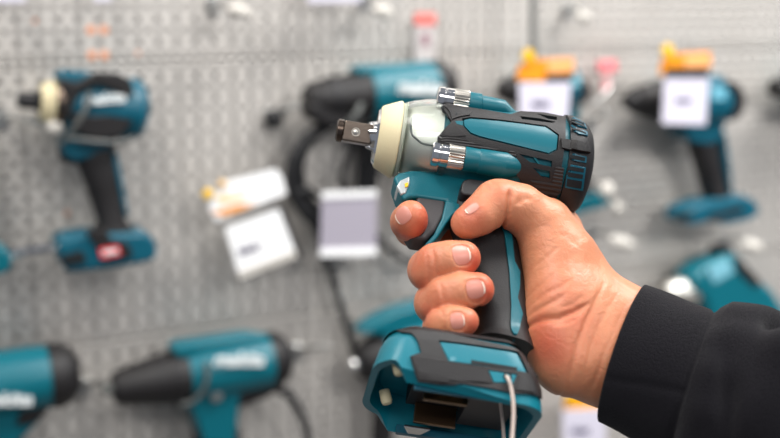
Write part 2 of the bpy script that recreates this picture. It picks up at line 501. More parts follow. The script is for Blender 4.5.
# four housing bolts around the hammer case
for sgn_y in (-1, 1):
    for sgn_z in (1, -1):
        a = math.radians(44)
        c = Vector((0, sgn_y * math.cos(a), sgn_z * math.sin(a))) * (48 * k)
        def bl(s0, prof, n=32): return bm_lathe(c + XA * (s0 * k), XA, [(s * k, r * k) for s, r in prof], n)
        b1 = link('bolt_head', bl(30.5, [(0, 0.01), (0.1, 8.5), (0.5, 10.8), (1.8, 12), (7, 12), (7.8, 11), (8.6, 11), (9.4, 11.8), (16.5, 11.8)]), CHROME, W.e)
        bm = bmesh.new()
        n = 56
        prof = [(47, .97), (48, 1), (61.5, 1), (62.5, .95)]
        rings = [[c + XA * (s * k) + Vector((0, math.cos(2 * math.pi * i / n), math.sin(2 * math.pi * i / n))) * (12.2 * k * q * (1 if i % 2 else .93)) for i in range(n)] for s, q in prof]
        link('knurled_sleeve', ring_mesh(rings, bm=bm), KNURL, b1, smooth=25)
        rr = [(0, 11.2), (1, 11.6), (12, 11.4), (13, 10), (26, 9.6), (36, 9)] if sgn_z > 0 else [(0, 11.8), (1, 12.2), (14, 12), (15, 12.6), (40, 13)]
        inward = -c.normalized()
        L = 62 if sgn_z > 0 else 78
        cc = [(x, r, 0) for x, r in rr] + [(rr[-1][0] + (L - rr[-1][0]) * q, rr[-1][1] * (1 - .6 * q), 14 * q) for q in (.5, 1)]
        bm = ring_mesh([[c + XA * ((62.5 + x) * k) + inward * (m_ * k) + Vector((0, math.cos(2 * math.pi * i / 32), math.sin(2 * math.pi * i / 32))) * (r * k) for i in range(32)] for x, r, m_ in cc])
        link('bolt_boss', bm, TEAL, W.e, smooth=30)

# lower housing, trigger, guard
W.prism('lower_housing', [(393.5, 177), (399, 172.5), (410, 170), (440, 170), (500, 176), (540, 196), (545, 222), (520, 240), (503, 234), (488, 214), (470, 206), (456, 212.5), (447, 205.5), (446, 200.5), (417, 196.5), (410, 197), (404, 200), (399, 192)], -14, 15, TEAL, bevel=5, seg=4, dt=15)
W.prism('trigger_guard', [(446, 200), (458, 203), (471, 206.5), (464, 210), (453, 214.5), (446, 224), (438, 237), (431, 245), (424, 245), (434, 234), (442, 218)], -15, 17, TEAL, bevel=1.6, dt=17)
W.prism('trigger', [(417, 195), (446, 199), (445, 214), (436, 230), (426, 240), (412, 238), (405, 226), (414, 214)], -12, 13, TRIG, bevel=3.2, seg=4, dt=13)
lens = W.prism('lamp_lens', [(396.5, 187), (400, 181), (409.5, 177), (409.5, 184), (405.5, 193.5), (401, 195)], -6, 16.5, mat('lamp_lens', (190, 195, 195), 0.25, 0.3), bevel=1.2, dt=15)
W.prism('lamp_diode', [(404.5, 184), (408, 183), (408, 187), (405, 188)], 14, 17.6, YELLOW, bevel=.4, parent=lens, dt=16)
W.prism('direction_switch', [(460.5, 192), (461.5, 184), (464, 179.5), (470, 178), (490, 181), (500, 187), (500, 197), (478, 196.5), (464, 195)], -30, 30, BLACKB, bevel=3, seg=4, dt=30)
grip = W.loft('grip', [(482, 205, 33, 20), (483, 222, 33, 24), (488, 250, 28, 26), (495, 285, 26, 27), (501, 320, 25, 27), (502, 338, 25.5, 28), (502, 346, 27, 32), (501, 352, 28, 36)], BLACK, ex=2.8, n=64)
bpy.context.view_layer.update()


def side_patch(thing, target, name, poly, off, thick, m, holes=(), step=5, mirror=True, bevel=0.3, parent=None, dt=28):
    """follow the side of a part: every point is dropped on it along the frame's y axis"""
    bv = BVHTree.FromPolygons([v.co.copy() for v in target.data.vertices], [tuple(p.vertices) for p in target.data.polygons])
    kk = thing.k

    def q(pt):
        p = thing.uv(pt[0], pt[1], dt)
        for _ in range(3):
            h = bv.ray_cast(Vector((p.x, -1, p.z)), Vector((0, 1, 0)))
            if h[0] is None: break
            p = thing.uv(pt[0], pt[1], -h[0].y / kk)
        return (p.x, p.z)

    def f(o):
        def g(x, z):
            h = bv.ray_cast(Vector((x, -1, z)), Vector((0, 1, 0)))
            if h[0] is None:
                h = bv.find_nearest(Vector((x, -dt * kk, z)))
            n = h[1] if h[1].y < 0 else -h[1]
            return h[0] + n * (o * kk)
        return g
    bm = flat_poly([q(p) for p in poly], [[q(p) for p in h] for h in holes], step * kk)
    return twin(link(name, bend(bm, f(off), f(off - thick)), m, parent or thing.e, smooth=40, bevel=bevel * kk, seg=2), mirror)


side_patch(W, grip, 'grip_stripe', [(500, 214), (508, 222), (511, 236), (514, 262), (519, 272), (519, 288), (517, 298), (522, 314), (519, 330), (513, 343), (511, 330), (511, 304), (509, 272), (504, 234), (498, 218)], 1.6, 3, TEAL, bevel=.5)

# battery base -------------------------------------------------------------
def foot(x0, x1, w, rf, rr, z, n=14):
    pts = []
    for cx, cy, r, a0, ex in ((x1 - rr, w - rr, rr, 0, 1), (x0 + rf, w - rf * 1.5, rf, 90, 1.5), (x0 + rf, -(w - rf * 1.5), rf, 180, 1.5), (x1 - rr, -(w - rr), rr, 270, 1)):
        for i in range(n):
            a = math.radians(a0 + 90 * i / (n - 1))
            pts.append(Vector(((cx + r * math.cos(a)), (cy + r * ex * math.sin(a)), z)) * k)
    return pts


ROWS = [(-227, 22, 110, 50, 12), (-229, 15, 117, 57, 14), (-234, 8, 123, 62, 17), (-243, 4, 129, 64, 20), (-256, 1, 139, 65, 22), (-275, -1, 144, 65.5, 24), (-287, -1, 145, 65.5, 24)]


def foot_rows(off, rows):
    return [foot(x0 - off, x1 + off, w + off, 22, rr, z) for z, x0, x1, w, rr in rows]


def rim(p, zmax=-287):
    x = p.x / k
    t = min(1, max(0, (34 - x) / 20))
    lim = -287 + 23 * t * t * (3 - 2 * t)
    return max(p.z / k, lim)


R1 = foot_rows(0, ROWS)
for r in R1:
    for p in r: p.z = rim(p) * k
R2 = foot_rows(-6, ROWS[2:])
for i, r in enumerate(R2):
    for p in r:
        p.z = max(p.z, 0) if False else rim(p) * k
bm = bmesh.new()
allr = R1 + list(reversed(R2))
for r in R2[:1]:
    for p in r: p.z = -246 * k
ring_mesh(allr, True, True, bm)
bmesh.ops.remove_doubles(bm, verts=bm.verts[:], dist=1e-7)
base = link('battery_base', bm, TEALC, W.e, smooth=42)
# black overmold: the top and the rear end
top = ring_mesh([foot(x0 - 1.6, x1 + 1.6, w + 1.6, 22, rr, z + 1) for z, x0, x1, w, rr in ROWS[:3]], True, False)
link('base_cap', top, BLACK, base, smooth=42)
near = [(388, 333), (440, 327), (520, 345), (534, 362), (541, 380), (542.5, 400), (541.5, 404), (515, 394.5), (490, 389), (465, 385), (438, 383.5), (418, 380.5), (413, 368), (410, 357), (421, 353.5), (417, 341), (412, 334.5), (402, 333), (391, 335.5), (381, 352)]
side_patch(W, base, 'base_overmold', [(389, 335), (396, 329.5), (440, 333.5), (480, 342), (516, 350.5), (529, 361), (538, 380), (540, 399), (515, 394.5), (490, 389), (465, 385), (438, 383.5), (418, 380.5), (413, 368), (410, 357), (421, 353.5), (417, 341), (412, 335), (402, 333.8)], 2.2, 4, BLACK,
           holes=[[(438, 341.5), (460, 344), (517, 353.5), (527, 374), (485, 367.5), (448, 362.5)], [(487, 370.5), (517, 375), (513, 384.5), (493, 384)]], bevel=.6, dt=62)
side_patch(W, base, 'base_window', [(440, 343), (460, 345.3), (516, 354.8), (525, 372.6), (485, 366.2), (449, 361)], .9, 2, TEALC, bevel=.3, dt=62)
side_patch(W, base, 'base_slot', [(471, 360.5), (517, 368), (516.5, 371), (471, 364)], 1.3, 1.5, VOID, bevel=0, dt=62)
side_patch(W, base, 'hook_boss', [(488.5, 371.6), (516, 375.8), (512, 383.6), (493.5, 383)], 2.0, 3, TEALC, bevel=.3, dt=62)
side_patch(W, base, 'base_ridge', [(410.5, 358), (440, 362), (444, 364), (486, 369.5), (491, 384), (440, 381), (419, 379)], 3.2, 2, BLACKR, bevel=.4, dt=62)
side_patch(W, base, 'base_ridge', [(519, 376), (527, 377.3), (534, 390), (532, 394), (515, 391), (517, 384)], 3.4, 2, BLACK, bevel=.5, dt=62)
c = W.uv(507, 377.2, 65.5)
link('cord_hole', bm_lathe(c + Vector((0, 2 * k, 0)), Vector((0, -1, 0)), [(0, 3.6 * k), (4.6 * k, 3.6 * k), (4.6 * k, 2.6 * k), (2.2 * k, 2.4 * k), (2.2 * k, .1 * k)], 24), VOID, base)
# inside of the base
def inbox(name, x0, x1, y0, y1, z0, z1, m, bevel=.6, parent=base):
    return link(name, bm_box((x0 + x1) / 2 * k, (y0 + y1) / 2 * k, (z0 + z1) / 2 * k, (x1 - x0) * k, (y1 - y0) * k, (z1 - z0) * k), m, parent, smooth=0, bevel=bevel * k)


inbox('terminal_block', 38, 86, -34, 34, -262, -246, BLACKB)
inbox('terminal_block', 88, 130, -50, 50, -268, -246, mat('block_grey', (70, 64, 62), .5))
inbox('contact_plate', 46, 84, -30, -26, -281, -262, BRONZE)
inbox('contact_plate', 46, 84, 26, 30, -281, -262, BRONZE)
inbox('terminal_pin', 44, 49, -46, -43, -276, -262, KNURL)
inbox('terminal_pin', 52, 57, -46, -43, -276, -262, KNURL)
inbox('seal_strip', 58, 82, -50, -44, -270, -262, CREAM)
inbox('slide_rail', 34, 132, 50, 57, -284, -276, TEALD)
inbox('slide_rail', 34, 132, -57, -53, -284, -276, TEALD)
link('latch_plate', ring_mesh([[Vector((x, y, -286 + z)) * k for x, y in ((38, 28), (62, 28), (55, 44), (44, 44))] for z in (0, 2.2)]), CHROME, base, smooth=0, bevel=.5 * k)
for px, py, dd, zz in ((396, 367.5, 44, -262), (383.5, 397, 0, -262)):
    c = W.uvz(px, py, zz)
    link('rubber_stop', bm_lathe(c + Vector((0, 0, 6 * k)), Vector((0.35, 0.0, -1)), [(0, 5 * k), (10 * k, 5 * k), (12.5 * k, 4 * k), (13.5 * k, .1 * k)], 24), CREAM, base)
for o in list(base.children) + [base]:
    pass
# pale cord through the hole of the base
SC = Thing('lanyard', 'thin pale lanyard threaded through the small hole in the wrench base', 'lanyard', W, 507, 377, 66, k=k)
SC.tube('cord', [(506, 376.6, -4), (507, 377, 3), (509, 381, 5), (511, 388, 4), (513, 400, 4), (513.5, 415, 3), (512.5, 432, 2), (511, 450, 0), (508, 466, -20), (504, 462, -45), (504, 445, -62), (503, 425, -66), (501, 408, -60), (500, 398, -40)], 1.65, CORDW)

# ------------------------------------------------------------------ the hand and forearm: one surface grown from a distance field
import openvdb
PO = W.uv(622, 346, 10)
person_o = W.w(PO)
PERS = Thing('person', "person's right hand and black-sleeved forearm gripping the impact wrench", 'person', W, 622, 346, 10, k=k)
SH = np.array(PERS.Ri @ (W.O - PERS.O)) / k       # wrench coordinates -> person coordinates (same axes), in units


def hp(px, py, d):
    return np.array(W.uv(px, py, d)) / k


VOX = 1.2
lo = np.array([hp(385, 300, 0)[0] - 14, -95.0, -345.0]); hi = np.array([345.0, 95.0, 6.0])
dims = np.ceil((hi - lo) / VOX).astype(int)
FLD = np.full(dims, 60.0, np.float32)


def sl(pts, rs, pad):
    a = np.min([p - r for p, r in zip(pts, rs)], 0) - pad; b = np.max([p + r for p, r in zip(pts, rs)], 0) + pad
    i0 = np.clip(np.floor((a - lo) / VOX).astype(int), 0, dims); i1 = np.clip(np.ceil((b - lo) / VOX).astype(int), 0, dims)
    return tuple(slice(p, q) for p, q in zip(i0, i1)), i0, i1


def grid(i0, i1):
    ax = [lo[j] + VOX * np.arange(i0[j], i1[j], dtype=np.float32) for j in range(3)]
    return np.meshgrid(*ax, indexing='ij')


def smin(a, b, kk):
    h = np.maximum(kk - np.abs(a - b), 0) / kk
    return np.minimum(a, b) - h * h * kk * 0.25


def cone(G, a, b, ra, rb):
    X, Y, Z = G; d = b - a; L2 = float(d @ d) or 1e-6
    t = np.clip(((X - a[0]) * d[0] + (Y - a[1]) * d[1] + (Z - a[2]) * d[2]) / L2, 0, 1)
    return np.sqrt((X - a[0] - t * d[0]) ** 2 + (Y - a[1] - t * d[1]) ** 2 + (Z - a[2] - t * d[2]) ** 2) - (ra + (rb - ra) * t)


def add_chain(nodes, kin, kout, blobs=()):
    """nodes: (px,py,d,r); blobs: the same, single balls blended in"""
    P = [hp(*q[:3]) for q in nodes]; R = [q[3] for q in nodes]
    B = [(hp(*q[:3]), q[3]) for q in blobs]
    s, i0, i1 = sl(P + [b[0] for b in B], R + [b[1] for b in B], 14)
    G = grid(i0, i1); f = None
    for i in range(len(P) - 1):
        c = cone(G, P[i], P[i + 1], R[i], R[i + 1])
        f = c if f is None else smin(f, c, kin)
    for c0, r in B:
        c = cone(G, c0, c0 + 0.01, r, r); f = smin(f, c, kin)
    FLD[s] = smin(FLD[s], f.astype(np.float32), kout)


# palm, thumb ball, heel, wrist and forearm
add_chain([(546, 224, 8, 26), (565, 266, 8, 32), (592, 306, 4, 33), (625, 327, 0, 33)], 10, 1)
add_chain([(550, 252, 24, 25), (563, 302, 16, 34), (598, 332, 5, 35)], 10, 20)
add_chain([(560, 340, 12, 33), (569, 358, 5, 33), (594, 358, 0, 35), (616, 366, -2, 33)], 10, 22)
add_chain([(556, 230, -30, 26), (562, 290, -34, 28), (568, 340, -30, 26)], 10, 24)
add_chain([(558, 256, -20, 30), (594, 322, -12, 34)], 10, 24)
add_chain([(566, 338, -20, 32), (606, 358, -10, 34)], 10, 24)
add_chain([(627, 326, 0, 33), (660, 342, 2, 35), (740, 376, 8, 40)], 10, 22)
add_chain([(614, 366, -2, 33), (648, 386, 0, 34), (728, 420, 8, 40)], 10, 22)
# thumb
add_chain([(470, 222, 45, 14.2), (479, 216, 46, 16.4), (495, 203.5, 45, 19.6), (520, 208, 38, 21), (543, 226, 27, 25), (560, 256, 18, 32)], 9, 9, blobs=[(464, 224, 44, 11.0), (503, 202, 44, 19)])
# fingers: tip, last joint, round the front of the grip, knuckle on the far side
add_chain([(411, 216, 24, 14.6), (409, 222, 6, 17), (412, 229, -16, 16.2), (424, 233, -36, 17), (470, 225, -52, 19), (530, 232, -40, 24)], 5, .4, blobs=[(410, 221, 18, 16)])
add_chain([(463.5, 258, 44, 15.6), (450, 260.5, 43, 16.8), (436, 264.5, 36, 18.2), (429, 270, 18, 18.6), (434, 273, -18, 18.5), (470, 262, -46, 19), (535, 258, -42, 25)], 6, .4, blobs=[(428, 274, 30, 15.6)])
add_chain([(477, 289.6, 44, 15.4), (461, 291.5, 43, 16.4), (446, 297, 36, 17.8), (436, 303, 18, 18.6), (442, 306, -18, 18), (480, 296, -46, 18.5), (540, 290, -42, 24)], 6, .4, blobs=[(436, 307, 28, 14.6)])
add_chain([(464.5, 321.5, 44, 12.6), (452, 322, 43, 13.6), (443, 325, 36, 14.6), (441, 327, 14, 15.4), (448, 326, -18, 15.4), (490, 322, -44, 16.5), (545, 322, -38, 22)], 6, .4)


def groove(pts, depth, width, dmin=-20, dt=48):
    """a crease in the near side of the hand along a traced line"""
    P = [hp(x, y, dt) for x, y in pts]
    s, i0, i1 = sl(P, [width * 3] * len(P), 0)
    s = (s[0], slice(0, int((-dmin - lo[1]) / VOX)), s[2])
    X = lo[0] + VOX * np.arange(s[0].start, s[0].stop)[:, None]; Z = lo[2] + VOX * np.arange(s[2].start, s[2].stop)[None, :]
    D = np.full((X.shape[0], Z.shape[1]), 1e9)
    n = 0
    L = sum(np.hypot(*(b - a)[[0, 2]]) for a, b in zip(P, P[1:])); acc = 0
    for a, b in zip(P, P[1:]):
        dx, dz = b[0] - a[0], b[2] - a[2]; l2 = dx * dx + dz * dz
        t = np.clip(((X - a[0]) * dx + (Z - a[2]) * dz) / l2, 0, 1)
        d = np.hypot(X - a[0] - t * dx, Z - a[2] - t * dz)
        tt = (acc + t * math.sqrt(l2)) / L
        fade = np.clip(np.minimum(tt, 1 - tt) * 5, 0.0, 1)
        d = d + (1 - fade) * width * 1.2
        D = np.minimum(D, d); acc += math.sqrt(l2)
    FLD[s] += (depth * np.exp(-(D / width) ** 2))[:, None, :].astype(np.float32)


for pts, dp, wd in [
    ([(506, 198), (505, 208), (505, 220), (507, 232)], 3.4, 2.2),          # thumb fold
    ([(512, 212), (520, 206), (530, 206)], 1.2, 3), ([(508, 226), (520, 232), (527, 240)], 1.0, 3),
    ([(526, 309), (536, 314), (548, 315), (560, 317), (574, 312), (590, 303)], 3.0, 3.2),
    ([(532, 306), (545, 303), (556, 300), (566, 294)], 1.4, 2.6), ([(534, 298), (548, 291), (560, 288), (572, 280)], 1.0, 2.4),
    ([(530, 288), (545, 280), (556, 272)], .8, 2.2), ([(552, 322), (566, 322), (578, 318)], 1.0, 2.4), ([(560, 308), (572, 305), (584, 296)], .9, 2.2),
    ([(606, 280), (596, 300), (586, 322), (580, 340), (577, 360), (577, 386)], 1.5, 2.6),
    ([(618, 292), (604, 316), (594, 340), (590, 370)], .7, 2.2), ([(628, 300), (616, 326), (606, 352), (600, 385)], .6, 2.2),
    ([(536, 262), (548, 256), (560, 246)], .7, 2.2), ([(550, 236), (566, 238), (580, 250)], .5, 3),
    ([(431, 250), (433, 262), (436, 276)], .9, 2.0), ([(426, 256), (427, 266), (431, 280)], .7, 2.0), ([(439, 284), (441, 296), (446, 308)], .8, 2.0), ([(434, 290), (436, 302), (440, 312)], .7, 2.0),
    ([(482, 194), (488, 202)], .8, 2), ([(487, 189), (494, 198)], .9, 2), ([(440, 312), (443, 322)], .5, 1.6)]:
    groove(pts, dp, wd)

for cx, cy, hx, hy, ang, dt in ((461.5, 254.5, 9.2, 9.4, -14, 58), (475.5, 289, 9.4, 9.0, -12, 58), (457.5, 320.5, 7, 7.8, -8, 55)):
    c = hp(cx, cy, dt)
    s, i0, i1 = sl([c], [22], 0); X, Y, Z = grid(i0, i1)
    a_ = math.radians(ang - 9); dx = (X - c[0]) * math.cos(a_) - (Z - c[2]) * math.sin(a_); dz = (X - c[0]) * math.sin(a_) + (Z - c[2]) * math.cos(a_)
    q = (np.abs(dx / hx) ** 3 + np.abs(dz / hy) ** 3) ** (1 / 3)
    FLD[s] += (1.5 * np.clip((1.12 - q) * 6, 0, 1) * (Y < -20)).astype(np.float32)
gr = openvdb.FloatGrid(60.0); gr.copyFromArray(FLD)
pv, qd = gr.convertToQuads(0.0)
pv = pv * VOX + lo
# keep the largest connected piece only is not needed: every chain overlaps the palm
me = bpy.data.meshes.new('hand')
me.from_pydata([tuple((p + SH) * k) for p in pv], [], [tuple(reversed(q)) for q in qd])
me.update()
hand = bpy.data.objects.new('hand', me); COL.objects.link(hand); hand.parent = PERS.e
sm = hand.modifiers.new('smooth', 'SMOOTH'); sm.factor = 0.5; sm.iterations = 1
me.shade_smooth()
# flushed skin over the pads, joints and heel
at = me.attributes.new('flush', 'FLOAT', 'POINT')
fl = np.zeros(len(pv))
for px, py, d, r, a in [(420, 222, 22, 15, .9), (404, 232, 15, 12, .6), (478, 262, 55, 12, .8), (425, 262, 40, 16, .45), (490, 292, 55, 12, .8), (437, 300, 40, 15, .35), (474, 326, 50, 10, .7), (470, 214, 58, 13, .55), (545, 345, 40, 20, .7), (536, 325, 40, 14, .6), (497, 195, 60, 12, .25), (575, 320, 50, 16, .35), (420, 283, 35, 12, .4), (430, 314, 35, 12, .5), (560, 290, 55, 20, .25)]:
    c = hp(px, py, d); fl = np.maximum(fl, a * np.exp(-((pv - c) ** 2).sum(1) / (1.6 * r * r)))
at.data.foreach_set('value', fl.astype(np.float32))

sk = bpy.data.materials.new('skin'); sk.use_nodes = True
nt = sk.node_tree; b = nt.nodes['Principled BSDF']; Lk = nt.links.new
tc = nt.nodes.new('ShaderNodeTexCoord')
an = nt.nodes.new('ShaderNodeAttribute'); an.attribute_name = 'flush'
n1 = nt.nodes.new('ShaderNodeTexNoise'); n1.inputs['Scale'].default_value = 90; n1.inputs['Detail'].default_value = 5
Lk(tc.outputs['Object'], n1.inputs['Vector'])
m0 = nt.nodes.new('ShaderNodeMix'); m0.data_type = 'RGBA'; m0.inputs['A'].default_value = lin((194, 121, 88)); m0.inputs['B'].default_value = lin((217, 149, 112))
Lk(n1.outputs['Fac'], m0.inputs['Factor'])
m1 = nt.nodes.new('ShaderNodeMix'); m1.data_type = 'RGBA'; m1.inputs['B'].default_value = lin((196, 76, 56))
Lk(an.outputs['Fac'], m1.inputs['Factor']); Lk(m0.outputs['Result'], m1.inputs['A']); Lk(m1.outputs['Result'], b.inputs['Base Color'])
b.inputs['Roughness'].default_value = 0.42; b.inputs['Specular IOR Level'].default_value = 0.4
b.inputs['Subsurface Weight'].default_value = 0.25; b.inputs['Subsurface Radius'].default_value = (1, .35, .2); b.inputs['Subsurface Scale'].default_value = 0.003
vo = nt.nodes.new('ShaderNodeTexVoronoi'); vo.feature = 'DISTANCE_TO_EDGE'; vo.inputs['Scale'].default_value = 900
n2 = nt.nodes.new('ShaderNodeTexNoise'); n2.inputs['Scale'].default_value = 190; n2.inputs['Detail'].default_value = 4; n2.inputs['Distortion'].default_value = 1.2
Lk(tc.outputs['Object'], vo.inputs['Vector']); Lk(tc.outputs['Object'], n2.inputs['Vector'])
ad = nt.nodes.new('ShaderNodeMath'); ad.operation = 'MULTIPLY_ADD'; ad.inputs[1].default_value = 0.25
Lk(vo.outputs['Distance'], ad.inputs[0]); Lk(n2.outputs['Fac'], ad.inputs[2])
bp = nt.nodes.new('ShaderNodeBump'); bp.inputs['Strength'].default_value = 0.5; bp.inputs['Distance'].default_value = 0.0009
Lk(ad.outputs[0], bp.inputs['Height']); Lk(bp.outputs['Normal'], b.inputs['Normal'])
me.materials.append(sk)
NAIL = mat('nail', (208, 138, 122), 0.36)
NAILW = mat('nail_edge', (238, 214, 196), 0.4)


def rrect(cx, cy, hx, hy, ang, n=2.8, m=20):
    a0 = math.radians(ang); out = []
    for i in range(m):
        a = 2 * math.pi * i / m
        x = math.copysign(abs(math.cos(a)) ** (2 / n), math.cos(a)) * hx; y = math.copysign(abs(math.sin(a)) ** (2 / n), math.sin(a)) * hy
        out.append((cx + x * math.cos(a0) - y * math.sin(a0), cy + x * math.sin(a0) + y * math.cos(a0)))
    return out


bpy.context.view_layer.update()
hv = BVHTree.FromPolygons([v.co.copy() for v in me.vertices], [tuple(p.vertices) for p in me.polygons])
DEP = PERS.Ri @ FWD
for cx, cy, hx, hy, ang in ((461.5, 254.5, 8.4, 8.8, -14), (475.5, 289, 8.6, 8.4, -12), (457.5, 320.5, 6.2, 7.2, -8), (402, 215, 8, 8, -28), (472, 208.5, 6.5, 4.2, -32)):
    d0 = (PERS.Ri @ ray(cx, cy)).normalized()
    h0 = hv.ray_cast(PERS.c, d0)
    n0 = Vector((0, 0, 0))
    for dx in (-5, 0, 5):
        for dy in (-5, 0, 5):
            hh = hv.ray_cast(PERS.c, (PERS.Ri @ ray(cx + dx, cy + dy)).normalized())
            if hh[0] and (hh[0] - h0[0]).length < 14 * k: n0 += hh[1] if hh[1].dot(d0) < 0 else -hh[1]
    n0.normalize()
    im = PERS.Ri @ (RIGHT * math.cos(math.radians(ang)) + DOWN * math.sin(math.radians(ang)))
    u = (im - n0 * im.dot(n0)).normalized(); v = n0.cross(u)
    if v.dot(PERS.Ri @ DOWN) < 0: v = -v

    def drop(x, y, o):
        q = h0[0] + u * x + v * y
        e = (x / (hx * k)) ** 2 * .0 + (y / (hy * k)) ** 2
        g = hv.ray_cast(q + n0 * 12 * k, -n0)
        b0 = g[0] if g[0] else q
        nn = g[1] if g[0] and g[1].dot(n0) > 0 else n0
        return b0 + nn * (o * k)
    bm = flat_poly([(x * k, y * k) for x, y in rrect(0, 0, hx, hy, 0)], (), 1.6 * k)
    bm = bend(bm, lambda x, y: drop(x, y, .5), lambda x, y: drop(x, y, -1.2))
    nl = link('fingernail', bm, NAIL, PERS.e, smooth=60, bevel=.35 * k)
    ex = hx if cx > 420 and ang > -20 else -hx
    eb = flat_poly([(ex * q * k, y * hy * k) for q, y in ((.80, -.72), (.97, -.5), (1.03, 0), (.97, .5), (.80, .72), (.86, 0))], (), 1.6 * k)
    eb = bend(eb, lambda x, y: drop(x, y, .85), lambda x, y: drop(x, y, -.6))
    link('nail_edge', eb, NAILW, nl, smooth=60)

# the sleeve: a cuff and a loose gathered forearm of black fleece
SLV = mat('black_fleece', (24, 23, 27), 0.95, bump=0.8, bscale=1400, sheen=0.09, spec=0.05, var=0.35, vscale=1400)
A0 = np.array(PERS.uv(623, 353, -8)) ; A1 = np.array(PERS.uv(693, 381.5, 2)); A2 = np.array(PERS.uv(840, 440, 20)); A3 = np.array(PERS.uv(1010, 505, 40)); A4 = np.array(PERS.uv(1200, 560, 70))
cuff_dir = (Vector(PERS.uv(653, 289, 0)) - Vector(PERS.uv(601, 421, 0))).normalized()


def spath(t):
    pts = [A0, A1, A2, A3, A4]; q = min(max(t, 0), 3.9999); i = int(q); f = q - i
    a = pts[max(i - 1, 0)] if i else 2 * pts[0] - pts[1]; b_ = pts[i]; c_ = pts[i + 1]; d_ = pts[i + 2] if i + 2 < 5 else 2 * pts[4] - pts[3]
    return 0.5 * ((2 * b_) + (c_ - a) * f + (2 * a - 5 * b_ + 4 * c_ - d_) * f * f + (3 * b_ - a - 3 * c_ + d_) * f ** 3)


def sleeve_ring(t, hw, hd, n=180, fold=None):
    c = spath(t); d = spath(t + 0.01) - spath(t - 0.01 if t > 0.01 else 0); d = Vector(d).normalized()
    u = (cuff_dir - d * cuff_dir.dot(d)).normalized(); v = d.cross(u)
    if v.y > 0: v = -v
    out = []
    for i in range(n):
        th = 2 * math.pi * i / n
        rr = 1 + (fold(t, th) if fold else 0)
        bow = 9 * math.sin(th) * max(0, 1 - max(0, t - 1) * 4)
        out.append(Vector(c) - d * (bow * k) + (u * (math.cos(th) * hw) + v * (math.sin(th) * hd)) * (rr * k))
    return out


def gs(x, w): return math.exp(-(x / w) ** 2)


def fold(t, th):
    # th: 0 top edge, 90 degrees facing the viewer, 180 bottom
    a = math.degrees(th)
    if a > 270: a -= 360
    s = 0
    if t > 1.0:
        s += 0.07 * gs(t - 1.25, .2) * gs(a - 8, 50)
        s -= 0.30 * gs(t - 1.40 + (a - 46) * .003, .07) * gs(a - 46, 16)
        s += 0.17 * gs(t - 1.42, .12) * gs(a - 74, 14)
        s += 0.05 * gs(t - 1.62, .07) * gs(a - 22, 20)
        s -= 0.12 * gs(t - 1.22 - (a - 110) * .003, .05) * gs(a - 115, 30)
        s += 0.06 * gs(t - 1.40 + (a - 110) * .002, .10) * gs(a - 112, 36)
        s += 0.035 * math.sin(t * 9 + 2 * math.sin(th * 2)) * min(1, t - 1)
        s += 0.012 * math.sin(a * .22 + t * 4) * gs(t - 1.12, .14)
    else:
        s += 0.012 * math.sin(a * .05 + t * 5) - 0.02 * gs(t - .5, .3) * gs(a - 130, 30)
        s -= 0.022 * gs(a - 136 + t * 14, 3.5)                      # the cuff's own seam
    s -= 0.035 * gs(t - 1.0, .02)
    return s


prof = []
for i in range(31): prof.append((i / 30, 70 + 1.5 * math.sin(i / 30 * 3.1) + 2 * i / 30, 52))
prof.append((1.015, 72, 54)); prof.append((1.03, 75, 56)); prof.append((1.06, 79, 58))
for i in range(1, 60): t = 1.06 + i * .04; prof.append((t, 82 + 9 * min(1, (t - 1.06) * 2) + 5 * (t - 1), 62 + 10 * min(1, (t - 1.06) * 2) + 5 * (t - 1)))
rings = [sleeve_ring(0.10, 60, 44), sleeve_ring(.01, 65, 48), sleeve_ring(0.0, 68, 50.5)] + [sleeve_ring(max(t, .004), a, c, fold=fold) for t, a, c in prof]
slv = link('sleeve', ring_mesh(rings, False, True), SLV, PERS.e, smooth=0)
slv.data.shade_smooth()

# ------------------------------------------------------------------ the display on the wall
def peg_hook(px, py, qx, qy, label, d=60, tipl=20, tipr=5.5, group='peg hooks', rod=2.4):
    """zinc arm standing out of the perforated wall from its foot (px, py) to its white tongue (qx, qy)"""
    h = Thing('peg_hook', label, 'hook', WALL, px, py, 0, group)
    mm = 0.001
    link('foot_plate', bm_box(0, -2 * mm, 0, 14 * mm, 4 * mm, 22 * mm), HOOKM, h.e, smooth=0, bevel=.001)
    tp = h.uv(qx, qy, d)
    link('rod', bm_tube([(0, 0, 3 * mm), tuple(tp * .4 + Vector((0, -6 * mm, 5 * mm))), tuple(tp * .8 + Vector((0, -2 * mm, 3 * mm))), tuple(tp)], rod * h.k, 12), HOOKM, h.e)
    if tipl:
        dr = (tp - h.uv(qx - 10, qy - 3, d - 2)).normalized()
        link('tip_tongue', bm_lathe(tp - dr * (tipl * .5 * h.k), dr, [(q * tipl * h.k, tipr * rr * h.k) for q, rr in ((0, .2), (.1, .65), (.3, .95), (.6, 1), (.85, .75), (1, .1))], 20), HOOKW, h.e)
    return h


def price_tag(px, py, d, poly, label, paper=PAPER, group=None, marks=(), holder=0, strips=False):
    t = Thing('price_tag', label, 'price tag', WALL, px, py, d, group)
    pl = t.prism('card', poly, -1, 0.6, paper, bevel=.3)
    if holder:
        cx = sum(p[0] for p in poly) / len(poly); cy = sum(p[1] for p in poly) / len(poly)
        t.prism('holder', [(cx + (x - cx) * 1.05 + holder, cy + (y - cy) * 1.04 - 1) for x, y in poly], -4, -1.2, BLACKB, bevel=.6)
    for mk in marks: t.prism('printed_mark', mk, .3, 1.0, INK)
    return t


